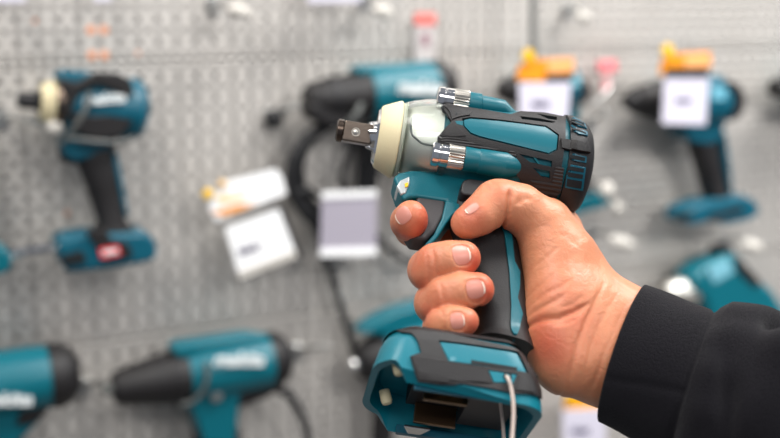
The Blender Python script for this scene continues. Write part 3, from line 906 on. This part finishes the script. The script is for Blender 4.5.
def bars(x, y, n, w, h, ang=0):
    """a row of upright printed strokes"""
    out = []; c, s_ = math.cos(math.radians(ang)), math.sin(math.radians(ang))
    for i in range(n):
        q = [(i * w * 1.5, 0), (i * w * 1.5 + w, 0), (i * w * 1.5 + w, h), (i * w * 1.5, h)]
        out.append([(x + a * c - b * s_, y + a * s_ + b * c) for a, b in q])
    return out


def tether(t, pts, r=1.7, m=None, name='tether'):
    t.tube(name, pts, r, m or CABLEG)


def card(px, py, d, label, body, ball, pale=None, group=None, cat='tag', ballr=5, main=ORANGE):
    t = Thing('promotion_tag', label, cat, WALL, px, py, d, group)
    t.prism('card', body, -1, .8, main, bevel=.3)
    if pale: t.prism('pale_panel', pale, .9, 1.8, mat('pale_orange', (250, 176, 110), .5), bevel=.2)
    c = t.uv(*ball, 2)
    link('round_seal', bm_lathe(c + Vector((0, .002, 0)), Vector((0, -1, 0)), [(0, ballr * .9 * t.k), (2 * t.k, ballr * t.k), (4 * t.k, ballr * .9 * t.k), (5 * t.k, .3 * t.k)], 20), YELLOW, t.e)
    return t


DT = 38
# A: upper left wrench -----------------------------------------------------
t = Thing('impact_wrench', 'teal and black cordless wrench with cream nose ring, hanging complete at upper left', 'impact wrench', WALL, 96, 150, DT, 'cordless wrenches on the wall')
ax = ((18, 100), (140, 110))
t.lathe('drive_socket', *ax, [(-1, 5), (0, 7.5), (14, 8.5), (15, 7), (21, 12), (22, 6)], BLACKB)
t.lathe('bumper_ring', *ax, [(20, 9), (20.5, 16), (23, 18.5), (30, 21), (33, 21), (34, 12)], CREAM)
t.lathe('hammer_case', *ax, [(32, 10), (33, 20), (44, 25), (45, 10)], STEELD)
t.lathe('motor_housing', *ax, [(42, 12), (42, 27), (60, 30), (100, 31), (110, 30), (111, 12)], TEALD)
t.lathe('rear_cap', *ax, [(104, 12), (104, 31.5), (114, 31), (121, 25), (124, 14), (124.5, .3)], TEALD)
t.prism('housing_overmold', [(60, 78), (78, 83), (96, 72), (118, 73), (131, 80), (134, 92), (128, 100), (119, 92), (98, 84), (80, 92), (74, 106), (70, 120), (63, 112), (68, 96), (60, 88)], 22, 31, BLACK, bevel=2)
t.prism('housing_overmold', [(72, 112), (92, 116), (124, 112), (134, 104), (132, 124), (120, 138), (96, 140), (74, 132)], 22, 30, BLACK, bevel=2)
t.prism('top_boss', [(57, 74), (64, 71), (90, 72), (98, 76), (96, 84), (60, 84)], -10, 18, TEALD, bevel=3)
t.text('lettering', 'makita', 104, 99, 33, 9.5, 3, LETTER, stretch=1.15, bold=.5)
t.prism('lower_housing', [(64, 128), (112, 134), (112, 150), (84, 160), (76, 162), (64, 156), (62, 140)], -15, 15, TEALD, bevel=3)
t.prism('trigger', [(60, 148), (72, 150), (80, 162), (72, 166), (61, 160)], -8, 8, BLACKB, bevel=2)
gp = t.loft('grip', [(95, 138, 19, 14), (97, 160, 20, 16), (105, 190, 16.5, 16), (111, 220, 14, 16), (112, 234, 24, 20)], BLACK)
t.loft('grip_stripe', [(111, 152, 5, 13), (115, 170, 4.5, 14), (121, 200, 3.5, 14), (124, 214, 2, 13)], TEALD)
b_ = t.prism('battery_base', [(54, 244), (58, 236), (84, 231), (142, 229), (151, 238), (153, 252), (146, 258), (104, 265), (64, 269), (57, 258)], -22, 24, TEALD, bevel=4, dt=4)
t.prism('base_overmold', [(84, 230), (106, 230), (112, 240), (128, 243), (134, 256), (104, 262), (96, 246)], 25, 27.5, BLACK, bevel=1)
t.prism('base_opening', [(60, 256), (82, 250), (88, 262), (66, 267)], 25, 26.8, VOID, bevel=1)
lb = t.prism('rating_label', [(99, 249), (119, 246), (121, 255), (101, 259)], 27, 28.4, REDP, bevel=.3)
t.prism('label_stripe', [(103, 251), (117, 249), (118, 252.5), (104, 255)], 28.2, 29, LETTER, parent=lb)
tether(t, [(90, 92, 36), (86, 108, 38), (78, 122, 36), (70, 134, 30), (64, 142, 24)], 2.6)
tether(t, [(66, 138, 28), (84, 140, 32), (104, 142, 30), (124, 142, 24), (138, 132, 16), (146, 118, 8), (151, 102, 2)], 2.2)

# K: lower left tool -------------------------------------------------------
t = Thing('cordless_drill', 'teal cordless tool with black rear cap at the lower left edge of the wall', 'drill', WALL, 0, 385, DT)
ax = ((-70, 393), (72, 373))
t.lathe('drill_chuck', *ax, [(-50, 4), (-48, 9), (-30, 16), (-12, 22), (-4, 24), (-3, 12)], BLACK)
t.lathe('motor_housing', *ax, [(-6, 20), (0, 28), (30, 32), (95, 33), (118, 31), (119, 15)], TEALB)
t.lathe('rear_cap', *ax, [(110, 20), (111, 33), (124, 33), (134, 28), (141, 18), (143, .3)], BLACK)
t.text('lettering', 'makita', 2, 400, 34.5, 12.5, -9, LETTER, stretch=1.2, bold=.7)
t.prism('lower_housing', [(-30, 405), (34, 404), (44, 412), (38, 424), (14, 446), (-20, 446)], -15, 17, TEALB, bevel=3)
t.prism('rear_overmold', [(30, 400), (52, 396), (48, 412), (34, 424), (16, 426), (22, 412)], -16, 22, BLACK, bevel=2)
t.loft('grip', [(2, 425, 20, 15), (4, 470, 17, 15), (8, 510, 16, 15)], BLACK)
t.prism('battery_base', [(-36, 512), (44, 506), (50, 530), (-34, 538)], -24, 24, TEALB, bevel=4)

# L: lower middle drill ----------------------------------------------------
t = Thing('corded_drill', 'teal drill with large black chuck and white lettering, at the bottom left of the middle', 'drill', WALL, 225, 370, DT)
ax = ((112, 389), (292, 355))
t.lathe('drill_chuck', *ax, [(0, 10), (1, 14), (6, 17), (28, 21), (31, 22), (54, 25.5), (58, 26.5), (74, 26), (76, 12)], BLACK)
for ss in (34, 44, 56): t.lathe('chuck_band', *ax, [(ss, 15), (ss + .3, 22.5 + (ss - 34) * .2), (ss + 2.5, 22.8 + (ss - 34) * .2), (ss + 3, 15)], BLACKB)
t.lathe('drill_bit_collar', *ax, [(-9, 3), (-8, 5), (0, 6.5), (1, 4)], CABLEG)
t.lathe('motor_housing', *ax, [(70, 20), (72, 26), (84, 28), (130, 28.5), (160, 28), (162, 15)], TEALB)
t.lathe('rear_cap', *ax, [(156, 15), (157, 28.5), (168, 28), (176, 23), (181, 14), (182, .3)], BLACK)
t.prism('rear_overmold', [(232, 394), (288, 372), (286, 386), (268, 398), (240, 408), (234, 420)], -14, 16, BLACK, bevel=3)
t.prism('top_rail', [(172, 351), (180, 346), (250, 336), (268, 338), (268, 346), (180, 360)], -10, 15, TEALB, bevel=3)
t.text('lettering', 'makita', 239, 360, 30.5, 12.5, -9, LETTER, stretch=1.1, bold=.7)
c = t.uv(217, 396, 22); link('screw', bm_lathe(c, Vector((0, -1, 0)), [(-8 * t.k, 6 * t.k), (0, 6 * t.k), (1.5 * t.k, 3 * t.k), (1.6 * t.k, .3 * t.k)], 20), HOOKM, t.e)
t.prism('lower_housing', [(184, 392), (245, 382), (240, 405), (236, 446), (204, 446), (196, 420), (190, 408)], -15, 17, TEALB, bevel=4)
t.prism('trigger', [(192, 408), (204, 412), (209, 436), (206, 452), (196, 448), (198, 430)], -8, 8, BLACKB, bevel=2)
t.loft('grip', [(222, 430, 17, 14), (226, 480, 15, 14), (232, 520, 15, 15)], BLACK)
t.prism('battery_base', [(196, 524), (262, 518), (268, 540), (200, 546)], -24, 24, TEALB, bevel=4)
tether(t, [(206, 362, 30), (207, 378, 33), (202, 392, 30), (192, 402, 26), (182, 404, 22)], 2.2)
t.tube('power_cable', [(274, 388, 4), (288, 394, 6), (298, 408, 6), (305, 426, 4), (308, 446, 2), (306, 480, 0), (280, 520, 0), (240, 540, 4)], 4.2, CABLE)

# C: corded tool in the middle --------------------------------------------
t = Thing('corded_drill', 'teal corded tool with bulky black gear head hanging above the coiled cable', 'drill', WALL, 390, 95, DT)
ax = ((306, 101), (470, 84))
t.lathe('gear_head', *ax, [(0, 8), (1, 13), (6, 17), (20, 20), (44, 22), (60, 25), (70, 26), (72, 12)], BLACK)
t.lathe('nose_ring', *ax, [(24, 12), (24.5, 21.5), (30, 21.8), (31, 12)], BLACKB)
t.lathe('motor_housing', *ax, [(62, 22), (64, 27), (76, 28), (130, 28), (140, 27), (141, 12)], TEALB)
t.lathe('rear_cap', *ax, [(136, 15), (137, 28), (150, 27), (158, 22), (164, 10), (165, .3)], BLACK)
t.prism('top_rail', [(356, 70), (362, 66), (430, 63), (446, 68), (440, 76), (362, 80)], -10, 12, TEALB, bevel=3)
t.prism('gear_skirt', [(310, 104), (374, 98), (378, 118), (352, 128), (326, 126), (313, 118)], -13, 17, BLACK, bevel=4)
t.text('lettering', 'makita', 421, 88, 30.5, 12.5, -5, LETTER, stretch=1.1, bold=.7)
t.prism('lower_housing', [(376, 104), (440, 98), (440, 130), (420, 150), (396, 150), (384, 130)], -14, 16, TEALB, bevel=4)
t.loft('grip', [(418, 130, 16, 14), (424, 170, 15, 14), (428, 215, 17, 14)], BLACK)
t.tube('side_lever', [(362, 104, 26), (356, 114, 28), (348, 124, 24)], 3, CABLEG)
t.tube('power_cable', [(432, 215, 0), (434, 250, -6), (410, 262, -12), (380, 240, -16), (352, 205, -18), (342, 180, -18), (349, 150, -18), (356, 132, -18)], 3.4, CABLE)
t = Thing('coiled_cable', 'thick black power cable looped down the wall left of the held wrench', 'cable', WALL, 300, 170, 26)
t.tube('cable_loop', [(338, 118, 6), (322, 128, 8), (306, 140, 8), (295, 158, 8), (291, 178, 6), (296, 198, 4), (308, 214, 2), (322, 228, 0), (334, 242, -4), (352, 236, -8), (366, 210, -10), (372, 180, -10), (374, 150, -8), (366, 124, -4)], 6.6, CABLE)
t.tube('cable_loop', [(332, 120, 0), (314, 136, 0), (303, 152, -2), (299, 172, -4), (303, 192, -6), (314, 206, -8), (326, 214, -10), (344, 216, -12), (358, 200, -14), (362, 170, -14), (360, 140, -10), (350, 122, -6)], 5.4, CABLE)
t.tube('cable_tail', [(300, 196, 2), (316, 226, -4), (325, 256, -8), (334, 286, -10), (344, 318, -10), (353, 346, -8), (358, 358, -4)], 4.2, CABLE)
t.tube('cable_tie', [(296, 194, 8), (306, 190, 10), (318, 196, 4)], 3, CABLE)

# M: tool half hidden behind the wrench base ------------------------------
t = Thing('corded_drill', 'black and teal drill with bright round nose, half hidden behind the held wrench base', 'drill', WALL, 390, 350, 34)
ax = ((354, 365), (440, 340))
t.lathe('nose_disc', *ax, [(-5, .3), (-4, 5), (0, 7.5), (3, 7.5), (4, 4)], CHROME)
t.lathe('gear_head', *ax, [(2, 8), (3, 13), (8, 18), (20, 23), (34, 25), (36, 12)], BLACK)
t.lathe('motor_housing', *ax, [(30, 18), (32, 27), (50, 30), (100, 30), (112, 24), (116, .3)], TEALB)
t.prism('top_rail', [(362, 334), (376, 322), (402, 310), (430, 304), (446, 306), (440, 322), (390, 336)], -12, 14, TEALB, bevel=3)
t.loft('grip', [(384, 372, 15, 13), (384, 400, 11, 12), (382, 440, 10, 12), (384, 480, 13, 14)], BLACK)
t.tube('power_cable', [(384, 478, 0), (378, 500, 4), (400, 530, 4)], 4, CABLE)

# E, D: tags left of the held wrench --------------------------------------
t = price_tag(350, 223, 42, [(322, 192), (377, 190), (376.5, 255.5), (320, 257)], 'square grey price tag with pale edges hanging over the coiled cable', paper=mat('tag_grey_violet', (168, 162, 174), .35))
t.prism('edge_strip', [(322, 192), (377, 190), (377, 197), (322, 199)], .5, 2, WHITE, bevel=.3)
t.prism('edge_strip', [(320.4, 249), (376.6, 247.5), (376.5, 255.5), (320, 257)], .5, 2, WHITE, bevel=.3)
t = price_tag(260, 245, 42, [(225, 228), (279, 209), (297.5, 257), (240, 280)], 'tilted white price tag in a black holder below the yellow and white card', paper=WHITE, holder=3,
              marks=bars(238, 249, 5, 2.6, 8, -18) + bars(258, 243.5, 2, 1.4, 4, -18))
t.prism('edge_strip', [(238, 272), (295, 250), (297.5, 257), (240, 280)], .4, 1.6, HOOKW, bevel=.3)
t = Thing('promotion_tag', 'white card with yellow corners lying above the tilted black-framed price tag', 'tag', WALL, 250, 195, 44)
t.prism('card', [(209, 208), (216, 190), (225, 182), (276, 169), (282, 176), (287, 194), (262, 204), (216, 222)], -1, 1, WHITE, bevel=.3)
t.prism('yellow_print', [(212, 212), (222, 216), (240, 211), (256, 203), (236, 205), (220, 210)], .8, 1.6, ORANGE)
t.prism('yellow_print', [(216, 196), (236, 196), (246, 192), (242, 199), (220, 203)], .8, 1.6, mat('pale_yellow', (250, 214, 150), .5))
for cx_, cy_, r_, m_ in ((207.5, 194, 5.5, YELLOW), (222, 184, 4.5, mat('tan_seal', (230, 190, 130), .5))):
    c = t.uv(cx_, cy_, 2); link('round_seal', bm_lathe(c, Vector((0, -1, 0)), [(-t.k, r_ * t.k * .9), (t.k, r_ * t.k), (3 * t.k, r_ * .7 * t.k), (3.5 * t.k, .3 * t.k)], 20), m_, t.e)

# F: drill at the top, right of the middle --------------------------------
t = Thing('cordless_drill', 'teal and black drill half covered by a white price tag, above the held wrench body', 'drill', WALL, 550, 92, DT)
ax = ((500, 90), (592, 88))
t.lathe('drill_chuck', *ax, [(0, 5), (1, 9), (8, 12), (22, 15), (24, 8)], BLACK)
t.lathe('gear_head', *ax, [(20, 10), (21, 17), (38, 21), (40, 10)], BLACKB)
t.lathe('motor_housing', *ax, [(36, 15), (37, 22), (70, 24), (71, 12)], TEALB)
t.lathe('rear_cap', *ax, [(68, 12), (69, 24.5), (82, 23), (90, 14), (91.5, .3)], TEALD)
t.prism('housing_overmold', [(574, 76), (588, 80), (592, 92), (586, 104), (577, 104), (582, 90)], 18, 24, BLACK, bevel=1.5)
t.prism('badge', [(571, 78), (580, 77), (581, 86), (572, 87)], 23, 25, mat('badge_pale', (130, 190, 205), .4), bevel=.5)
t.prism('lower_housing', [(548, 106), (582, 104), (578, 128), (570, 140), (556, 140)], -12, 12, TEALB, bevel=3)
t.loft('grip', [(566, 122, 12, 11), (574, 160, 10, 11), (582, 196, 11, 11)], BLACK)
t.prism('battery_base', [(548, 208), (558, 200), (592, 189), (601, 193), (602, 203), (560, 216)], -12, 14, TEALB, bevel=3, dt=0)
c = card(545, 68, 72, 'orange promotion tag with yellow seal hung before the drill above the held wrench', [(517, 80), (519, 66), (530, 60), (574, 58), (574, 74), (548, 78), (546, 82)], (528, 56), [(547, 60), (573, 59), (573, 72), (548, 74)], 'orange promotion tags', ballr=7)
c.prism('black_strip', [(546, 75), (572, 74), (572, 83), (546, 83)], -2, 2.6, BLACKB)
price_tag(544, 98, 74, [(519, 83), (571, 82), (568, 122), (520, 122)], 'white price tag with violet figures hung before the drill above the held wrench', marks=bars(532, 101, 5, 2.4, 7, 0))
t = Thing('hanging_cable', 'grey cable running straight down from the top to the orange tag', 'cable', WALL, 534, 30, 50)
t.tube('cable', [(534, -90, 0), (533.5, -20, 0), (533.5, 20, 1), (533.5, 52, 4), (534, 66, 4)], 3.2, CABLEG)

# G: upper right wrench ----------------------------------------------------
t = Thing('impact_wrench', 'teal and black cordless wrench at upper right with a white price tag before it', 'impact wrench', WALL, 700, 130, DT, 'cordless wrenches on the wall')
t.e['group'] = 'cordless wrenches on the wall'
ax = ((627, 101), (749, 101))
t.lathe('drive_socket', *ax, [(-1, 4), (0, 8), (9, 9), (10, 6), (14, 6)], BLACKB)
t.lathe('bumper_ring', *ax, [(9, 9), (10, 13), (14, 14), (18, 14), (19, 10)], BLACK)
t.lathe('hammer_case', *ax, [(16, 10), (17, 15), (36, 20), (56, 24), (57, 12)], BLACK)
t.lathe('motor_housing', *ax, [(54, 15), (55, 25), (80, 26), (104, 26), (105, 12)], TEALD)
t.lathe('rear_cap', *ax, [(100, 12), (101, 26.5), (110, 26), (118, 20), (122, 10), (122.5, .3)], TEALD)
t.prism('housing_overmold', [(728, 80), (740, 84), (747, 100), (742, 116), (732, 122), (738, 102)], 18, 26, BLACK, bevel=2)
t.prism('badge', [(712, 88), (728, 88), (726, 100), (711, 100)], 25, 27, mat('badge_pale', (110, 175, 195), .4), bevel=.5)
t.prism('lower_housing', [(683, 118), (728, 116), (724, 138), (712, 146), (692, 142), (682, 132)], -13, 13, TEALD, bevel=3)
t.loft('grip', [(700, 126, 15, 12), (703, 148, 14, 13), (709, 172, 11.5, 13), (715, 196, 11, 13), (716, 204, 16, 16)], BLACK)
t.loft('grip_stripe', [(718, 134, 4, 10), (721, 155, 4, 10), (724, 178, 3, 10), (726, 192, 2, 9)], TEALD)
t.prism('battery_base', [(672, 216), (676, 207), (700, 198), (735, 194), (745, 201), (747, 211), (738, 217), (714, 222), (700, 218), (682, 222), (673, 221)], -14, 18, TEALD, bevel=3, dt=0)
t.prism('base_overmold', [(708, 216), (738, 207), (744, 206), (744, 212), (712, 220)], 16, 19.5, BLACK, bevel=.6)
t.prism('base_opening', [(675, 216), (692, 211), (696, 216), (680, 221)], 17, 18.8, VOID, bevel=.6)
c = card(686, 62, 76, 'orange promotion tag with yellow seal hung before the upper right wrench', [(660, 75), (662, 60), (672, 54), (711, 52), (711, 68), (690, 70), (688, 75)], (667, 51), [(684, 55), (710, 54), (710, 67), (685, 68)], 'orange promotion tags', ballr=7)
c.prism('black_strip', [(666, 68), (709, 67), (709, 76), (666, 76)], -3, 2.6, BLACKB)
price_tag(686, 100, 76, [(665, 76), (709, 76), (706, 125), (662, 124)], 'white price tag with violet figures hung before the upper right wrench', marks=bars(676, 98, 5, 2.2, 6, 0))

# O: lower right tool -------------------------------------------------------
t = Thing('cordless_drill', 'teal tool with pale badge hanging above the black sleeve', 'drill', WALL, 725, 285, DT)
ax = ((684, 278), (760, 300))
t.prism('motor_housing', [(683, 274), (694, 264), (722, 251), (733, 254), (741, 270), (762, 286), (780, 312), (778, 330), (730, 336), (700, 318), (694, 296), (683, 288)], -15, 17, TEALB, bevel=7, seg=4, dt=2)
t.prism('badge', [(707, 266), (728, 258), (735, 272), (714, 284)], 16.5, 18.2, mat('badge_pale', (120, 180, 196), .4), bevel=.6)
t.prism('housing_overmold', [(736, 256), (746, 264), (764, 284), (756, 288), (738, 272)], -14, 19, BLACK, bevel=2)
t.lathe('nose_case', (664, 292), (700, 290), [(0, 4), (1, 9), (10, 12), (26, 14), (34, 15), (35, 8)], ALU)
t.prism('top_clip', [(716, 254), (720, 246), (732, 245), (736, 254)], -6, 8, BLACKB, bevel=1.5)

# B: silver bit and edge of a tool at the left edge ---------------------------
t = Thing('impact_driver', 'teal base end of a tool cut by the left edge of the picture', 'impact driver', WALL, 0, 262, DT)
t.prism('battery_base', [(-50, 250), (2, 247), (11, 254), (12, 268), (4, 275), (-50, 280)], -22, 22, TEALB, bevel=4)
t.loft('grip', [(-32, 170, 14, 12), (-28, 210, 13, 13), (-24, 252, 14, 14)], BLACK)
t.lathe('motor_housing', (-130, 140), (-20, 140), [(0, .3), (2, 12), (20, 24), (80, 26), (92, 20), (96, .3)], TEALB)
t = Thing('impact_driver', 'black nose of a tool cut by the right edge of the picture', 'impact driver', WALL, 790, 90, DT)
t.lathe('nose_case', (773, 88), (860, 88), [(0, 5), (1, 9), (14, 11), (26, 18), (28, 10)], BLACK)
t.lathe('motor_housing', (773, 88), (860, 88), [(26, 12), (28, 21), (90, 22), (100, 12), (102, .3)], TEALB)
t.loft('grip', [(842, 104, 12, 11), (848, 140, 11, 11), (854, 176, 12, 12)], BLACK)

# P: bottom right tags ---------------------------------------------------------
c = card(580, 402, 52, 'yellow promotion tag below the wrist at the bottom of the wall', [(564, 410), (566, 394), (604, 392), (604, 408)], (571, 398), None, None, ballr=5, main=mat('amber_card', (246, 168, 20), .5))
price_tag(584, 425, 54, [(563, 410), (606, 408), (606, 452), (563, 452)], 'white price tag below the yellow tag under the wrist', marks=bars(572, 428, 5, 2.4, 7, 0))

# H: red and white ticket ---------------------------------------------------------
t = Thing('price_tag', 'narrow ticket with a red head on the wall above the gear head tool', 'price tag', WALL, 425, 36, 6)
t.prism('card', [(414, 13), (436, 13), (436, 62), (415, 62)], -1, .5, mat('ticket_grey', (196, 190, 188), .5))
t.prism('red_head', [(415, 13), (436, 13), (436, 25), (415, 25)], .3, 1.5, mat('ticket_red', (232, 120, 112), .5))
t.prism('printed_mark', [(422, 33), (429, 33), (429, 46), (422, 46)], .3, 1.2, mat('ticket_print', (150, 110, 120), .6))
t = Thing('security_tag', 'small pink and white security tag right of the drill above the held wrench', 'tag', WALL, 608, 68, 20)
t.prism('pink_head', [(599, 61), (617, 60), (618, 72), (600, 73)], -2, 2, mat('tag_pink', (238, 130, 136), .4), bevel=1)
t.prism('pink_stem', [(604, 78), (612, 78), (610, 92), (603, 92)], -2, 2, mat('tag_pink_pale', (214, 150, 152), .4), bevel=1)
t.tube('tether', [(613, 72, 0), (611, 86, 2), (602, 98, 6), (590, 106, 10)], 2, HOOKM)
# tags cut by the top edge
for xs, lb in (((-4, 26), 'pale price tag at the top left corner, only its lower edge in view'), ((308, 362), 'pale price tag cut by the top edge left of the red-headed ticket')):
    price_tag((xs[0] + xs[1]) / 2, -12, 30, [(xs[0], -30), (xs[1], -30), (xs[1], 2.2), (xs[0], 3)], lb)
price_tag(102, -12, 30, [(92, -26), (113, -26), (112, 1.2), (94, 2)], 'small pale price tag cut by the top edge above the upper left wrench')

# hooks
for a_ in [(2, 120, 55, 128, 'white-tipped hook beside the nose of the upper left wrench', 60, 18, 7, 'peg hooks', 3),
           (212, 6, 240, 12, 'white-tipped hook near the top, left of the middle', 50, 26, 6.5), (364, 0, 383, 12, 'white-tipped hook at the top, left of the red-headed ticket', 50, 24, 6.5), (566, 10, 584, 17, 'hook at the top, right of the straight grey cable', 40, 16, 5),
           (268, 118, 306, 106, 'hook with a dark foot left of the gear head of the corded tool', 30, 0, 0), (296, 352, 330, 347, 'zinc hook just behind the rear of the bottom drill', 30, 0, 0), (590, 232, 622, 243, 'white-tipped hook between the hand and the upper right wrench base', 50, 30, 6.5),
           (584, 184, 606, 190, 'hook with a bright silver tip just right of the held wrench rear', 74, 14, 8), (600, 198, 617, 208, 'small hook just above the long white-tipped one right of the hand', 40, 12, 6), (724, 238, 752, 246, 'white-tipped hook right below the upper right wrench base', 50, 26, 6), (590, 124, 606, 112, 'hook right of the drill above the held wrench', 40, 0, 0), (84, 386, 104, 384, 'zinc hook at the tip of the large black chuck', 30, 0, 0)]:
    peg_hook(*a_)
t = Thing('steel_rod', 'bright steel rod between the left edge tool and the upper left wrench base', 'rod', WALL, 34, 250, DT)
t.tube('shaft', [(8, 254, 0), (30, 250.5, 0), (57, 247, 0)], 4.2, CHROME)
t = Thing('dark_knob', 'small dark round knob on the wall left of the corded tool gear head', 'knob', WALL, 272, 118, 6)
link('knob_body', bm_lathe(Vector((0, .008, 0)), Vector((0, -1, 0)), [(0, .006), (.006, .010), (.016, .012), (.022, .008), (.024, .0005)], 20), CABLE, t.e)
# orange dots behind four of the holes
for px, py, lb in [(91, 30, 'upper left of four orange dots on the wall above the upper left wrench'), (104, 30, 'upper right of four orange dots on the wall above the upper left wrench'),
                   (92, 55, 'lower left of four orange dots on the wall above the upper left wrench'), (104.5, 55, 'lower right of four orange dots on the wall above the upper left wrench'),
                   (35, 21, 'small red dot on the wall near the top left corner'), (138, 53, 'faint orange dot right of the four on the wall'), (67, 213, 'faint orange dot on the wall left of the upper left wrench grip'), (220, 196, None)]:
    if lb is None: continue
    c = WALL.w(WALL.uv(px, py, 1))
    kk = (c - CAM).dot(FWD) / FPX
    r_ = 4.4 if 'four' in lb and 'right of the four' not in lb else 2
    o = link('sticker_dot', bm_lathe(Vector((0, 0, 0)), Vector((0, -1, 0)), [(-.3 * kk, r_ * kk), (.3 * kk, r_ * kk)], 20), mat('sticker_orange', (226, 150, 108), .6), None, smooth=0)
    o.matrix_world = Matrix.Translation(c) @ WR.to_4x4()
    o['label'] = lb; o['category'] = 'sticker'; o['group'] = 'coloured dots on the wall'

# ------------------------------------------------------------------ light: an overhead key, added wall lamps and fills, the shop's general brightness
w = bpy.data.worlds.new('shop'); scene.world = w; w.use_nodes = True
w.node_tree.nodes['Background'].inputs[0].default_value = (0.80, 0.86, 1.0, 1); w.node_tree.nodes['Background'].inputs[1].default_value = 0.26


def area(loc, target, sx, sy, power, col=(1, 1, 1)):
    l = bpy.data.lights.new('unseen_lamp', 'AREA'); l.shape = 'RECTANGLE'; l.size = sx; l.size_y = sy; l.energy = power; l.color = col
    o = bpy.data.objects.new('unseen_lamp', l); COL.objects.link(o); o.location = loc
    o.rotation_euler = (Vector(target) - Vector(loc)).to_track_quat('-Z', 'Y').to_euler()
    return l


area((-0.55, 0.30, 2.7), (0.1, 0.65, 1.2), 1.0, 0.4, 19, (1, .96, .90))
area((-0.6, 0.75, 3.0), (-0.4, 1.5, 1.3), 1.4, 0.3, 4, (1, .98, .95))  # added lamp, out of view, to brighten the left of the wall
area((1.3, 1.15, 3.0), (0.75, 1.75, 1.4), 1.8, 0.4, 72, (1, .99, .97))  # added lamp, out of view, washing the right of the wall
area((-0.2, -1.4, 2.8), (0.1, 1.0, 1.3), 2.0, 0.6, 24, (1, .98, .96))  # added front fill from behind the camera
sp_ = area((1.9, -0.5, 2.5), (0.62, 1.72, 1.15), 0.9, 0.4, 6.2, (1, .99, .97))  # added narrow fill that lifts the lower right wall
sp_.spread = math.radians(62)
scene.view_settings.view_transform = 'Standard'; scene.view_settings.look = 'None'
scene.view_settings.gamma = 1; scene.view_settings.use_curve_mapping = False
scene.view_settings.exposure = 0.0
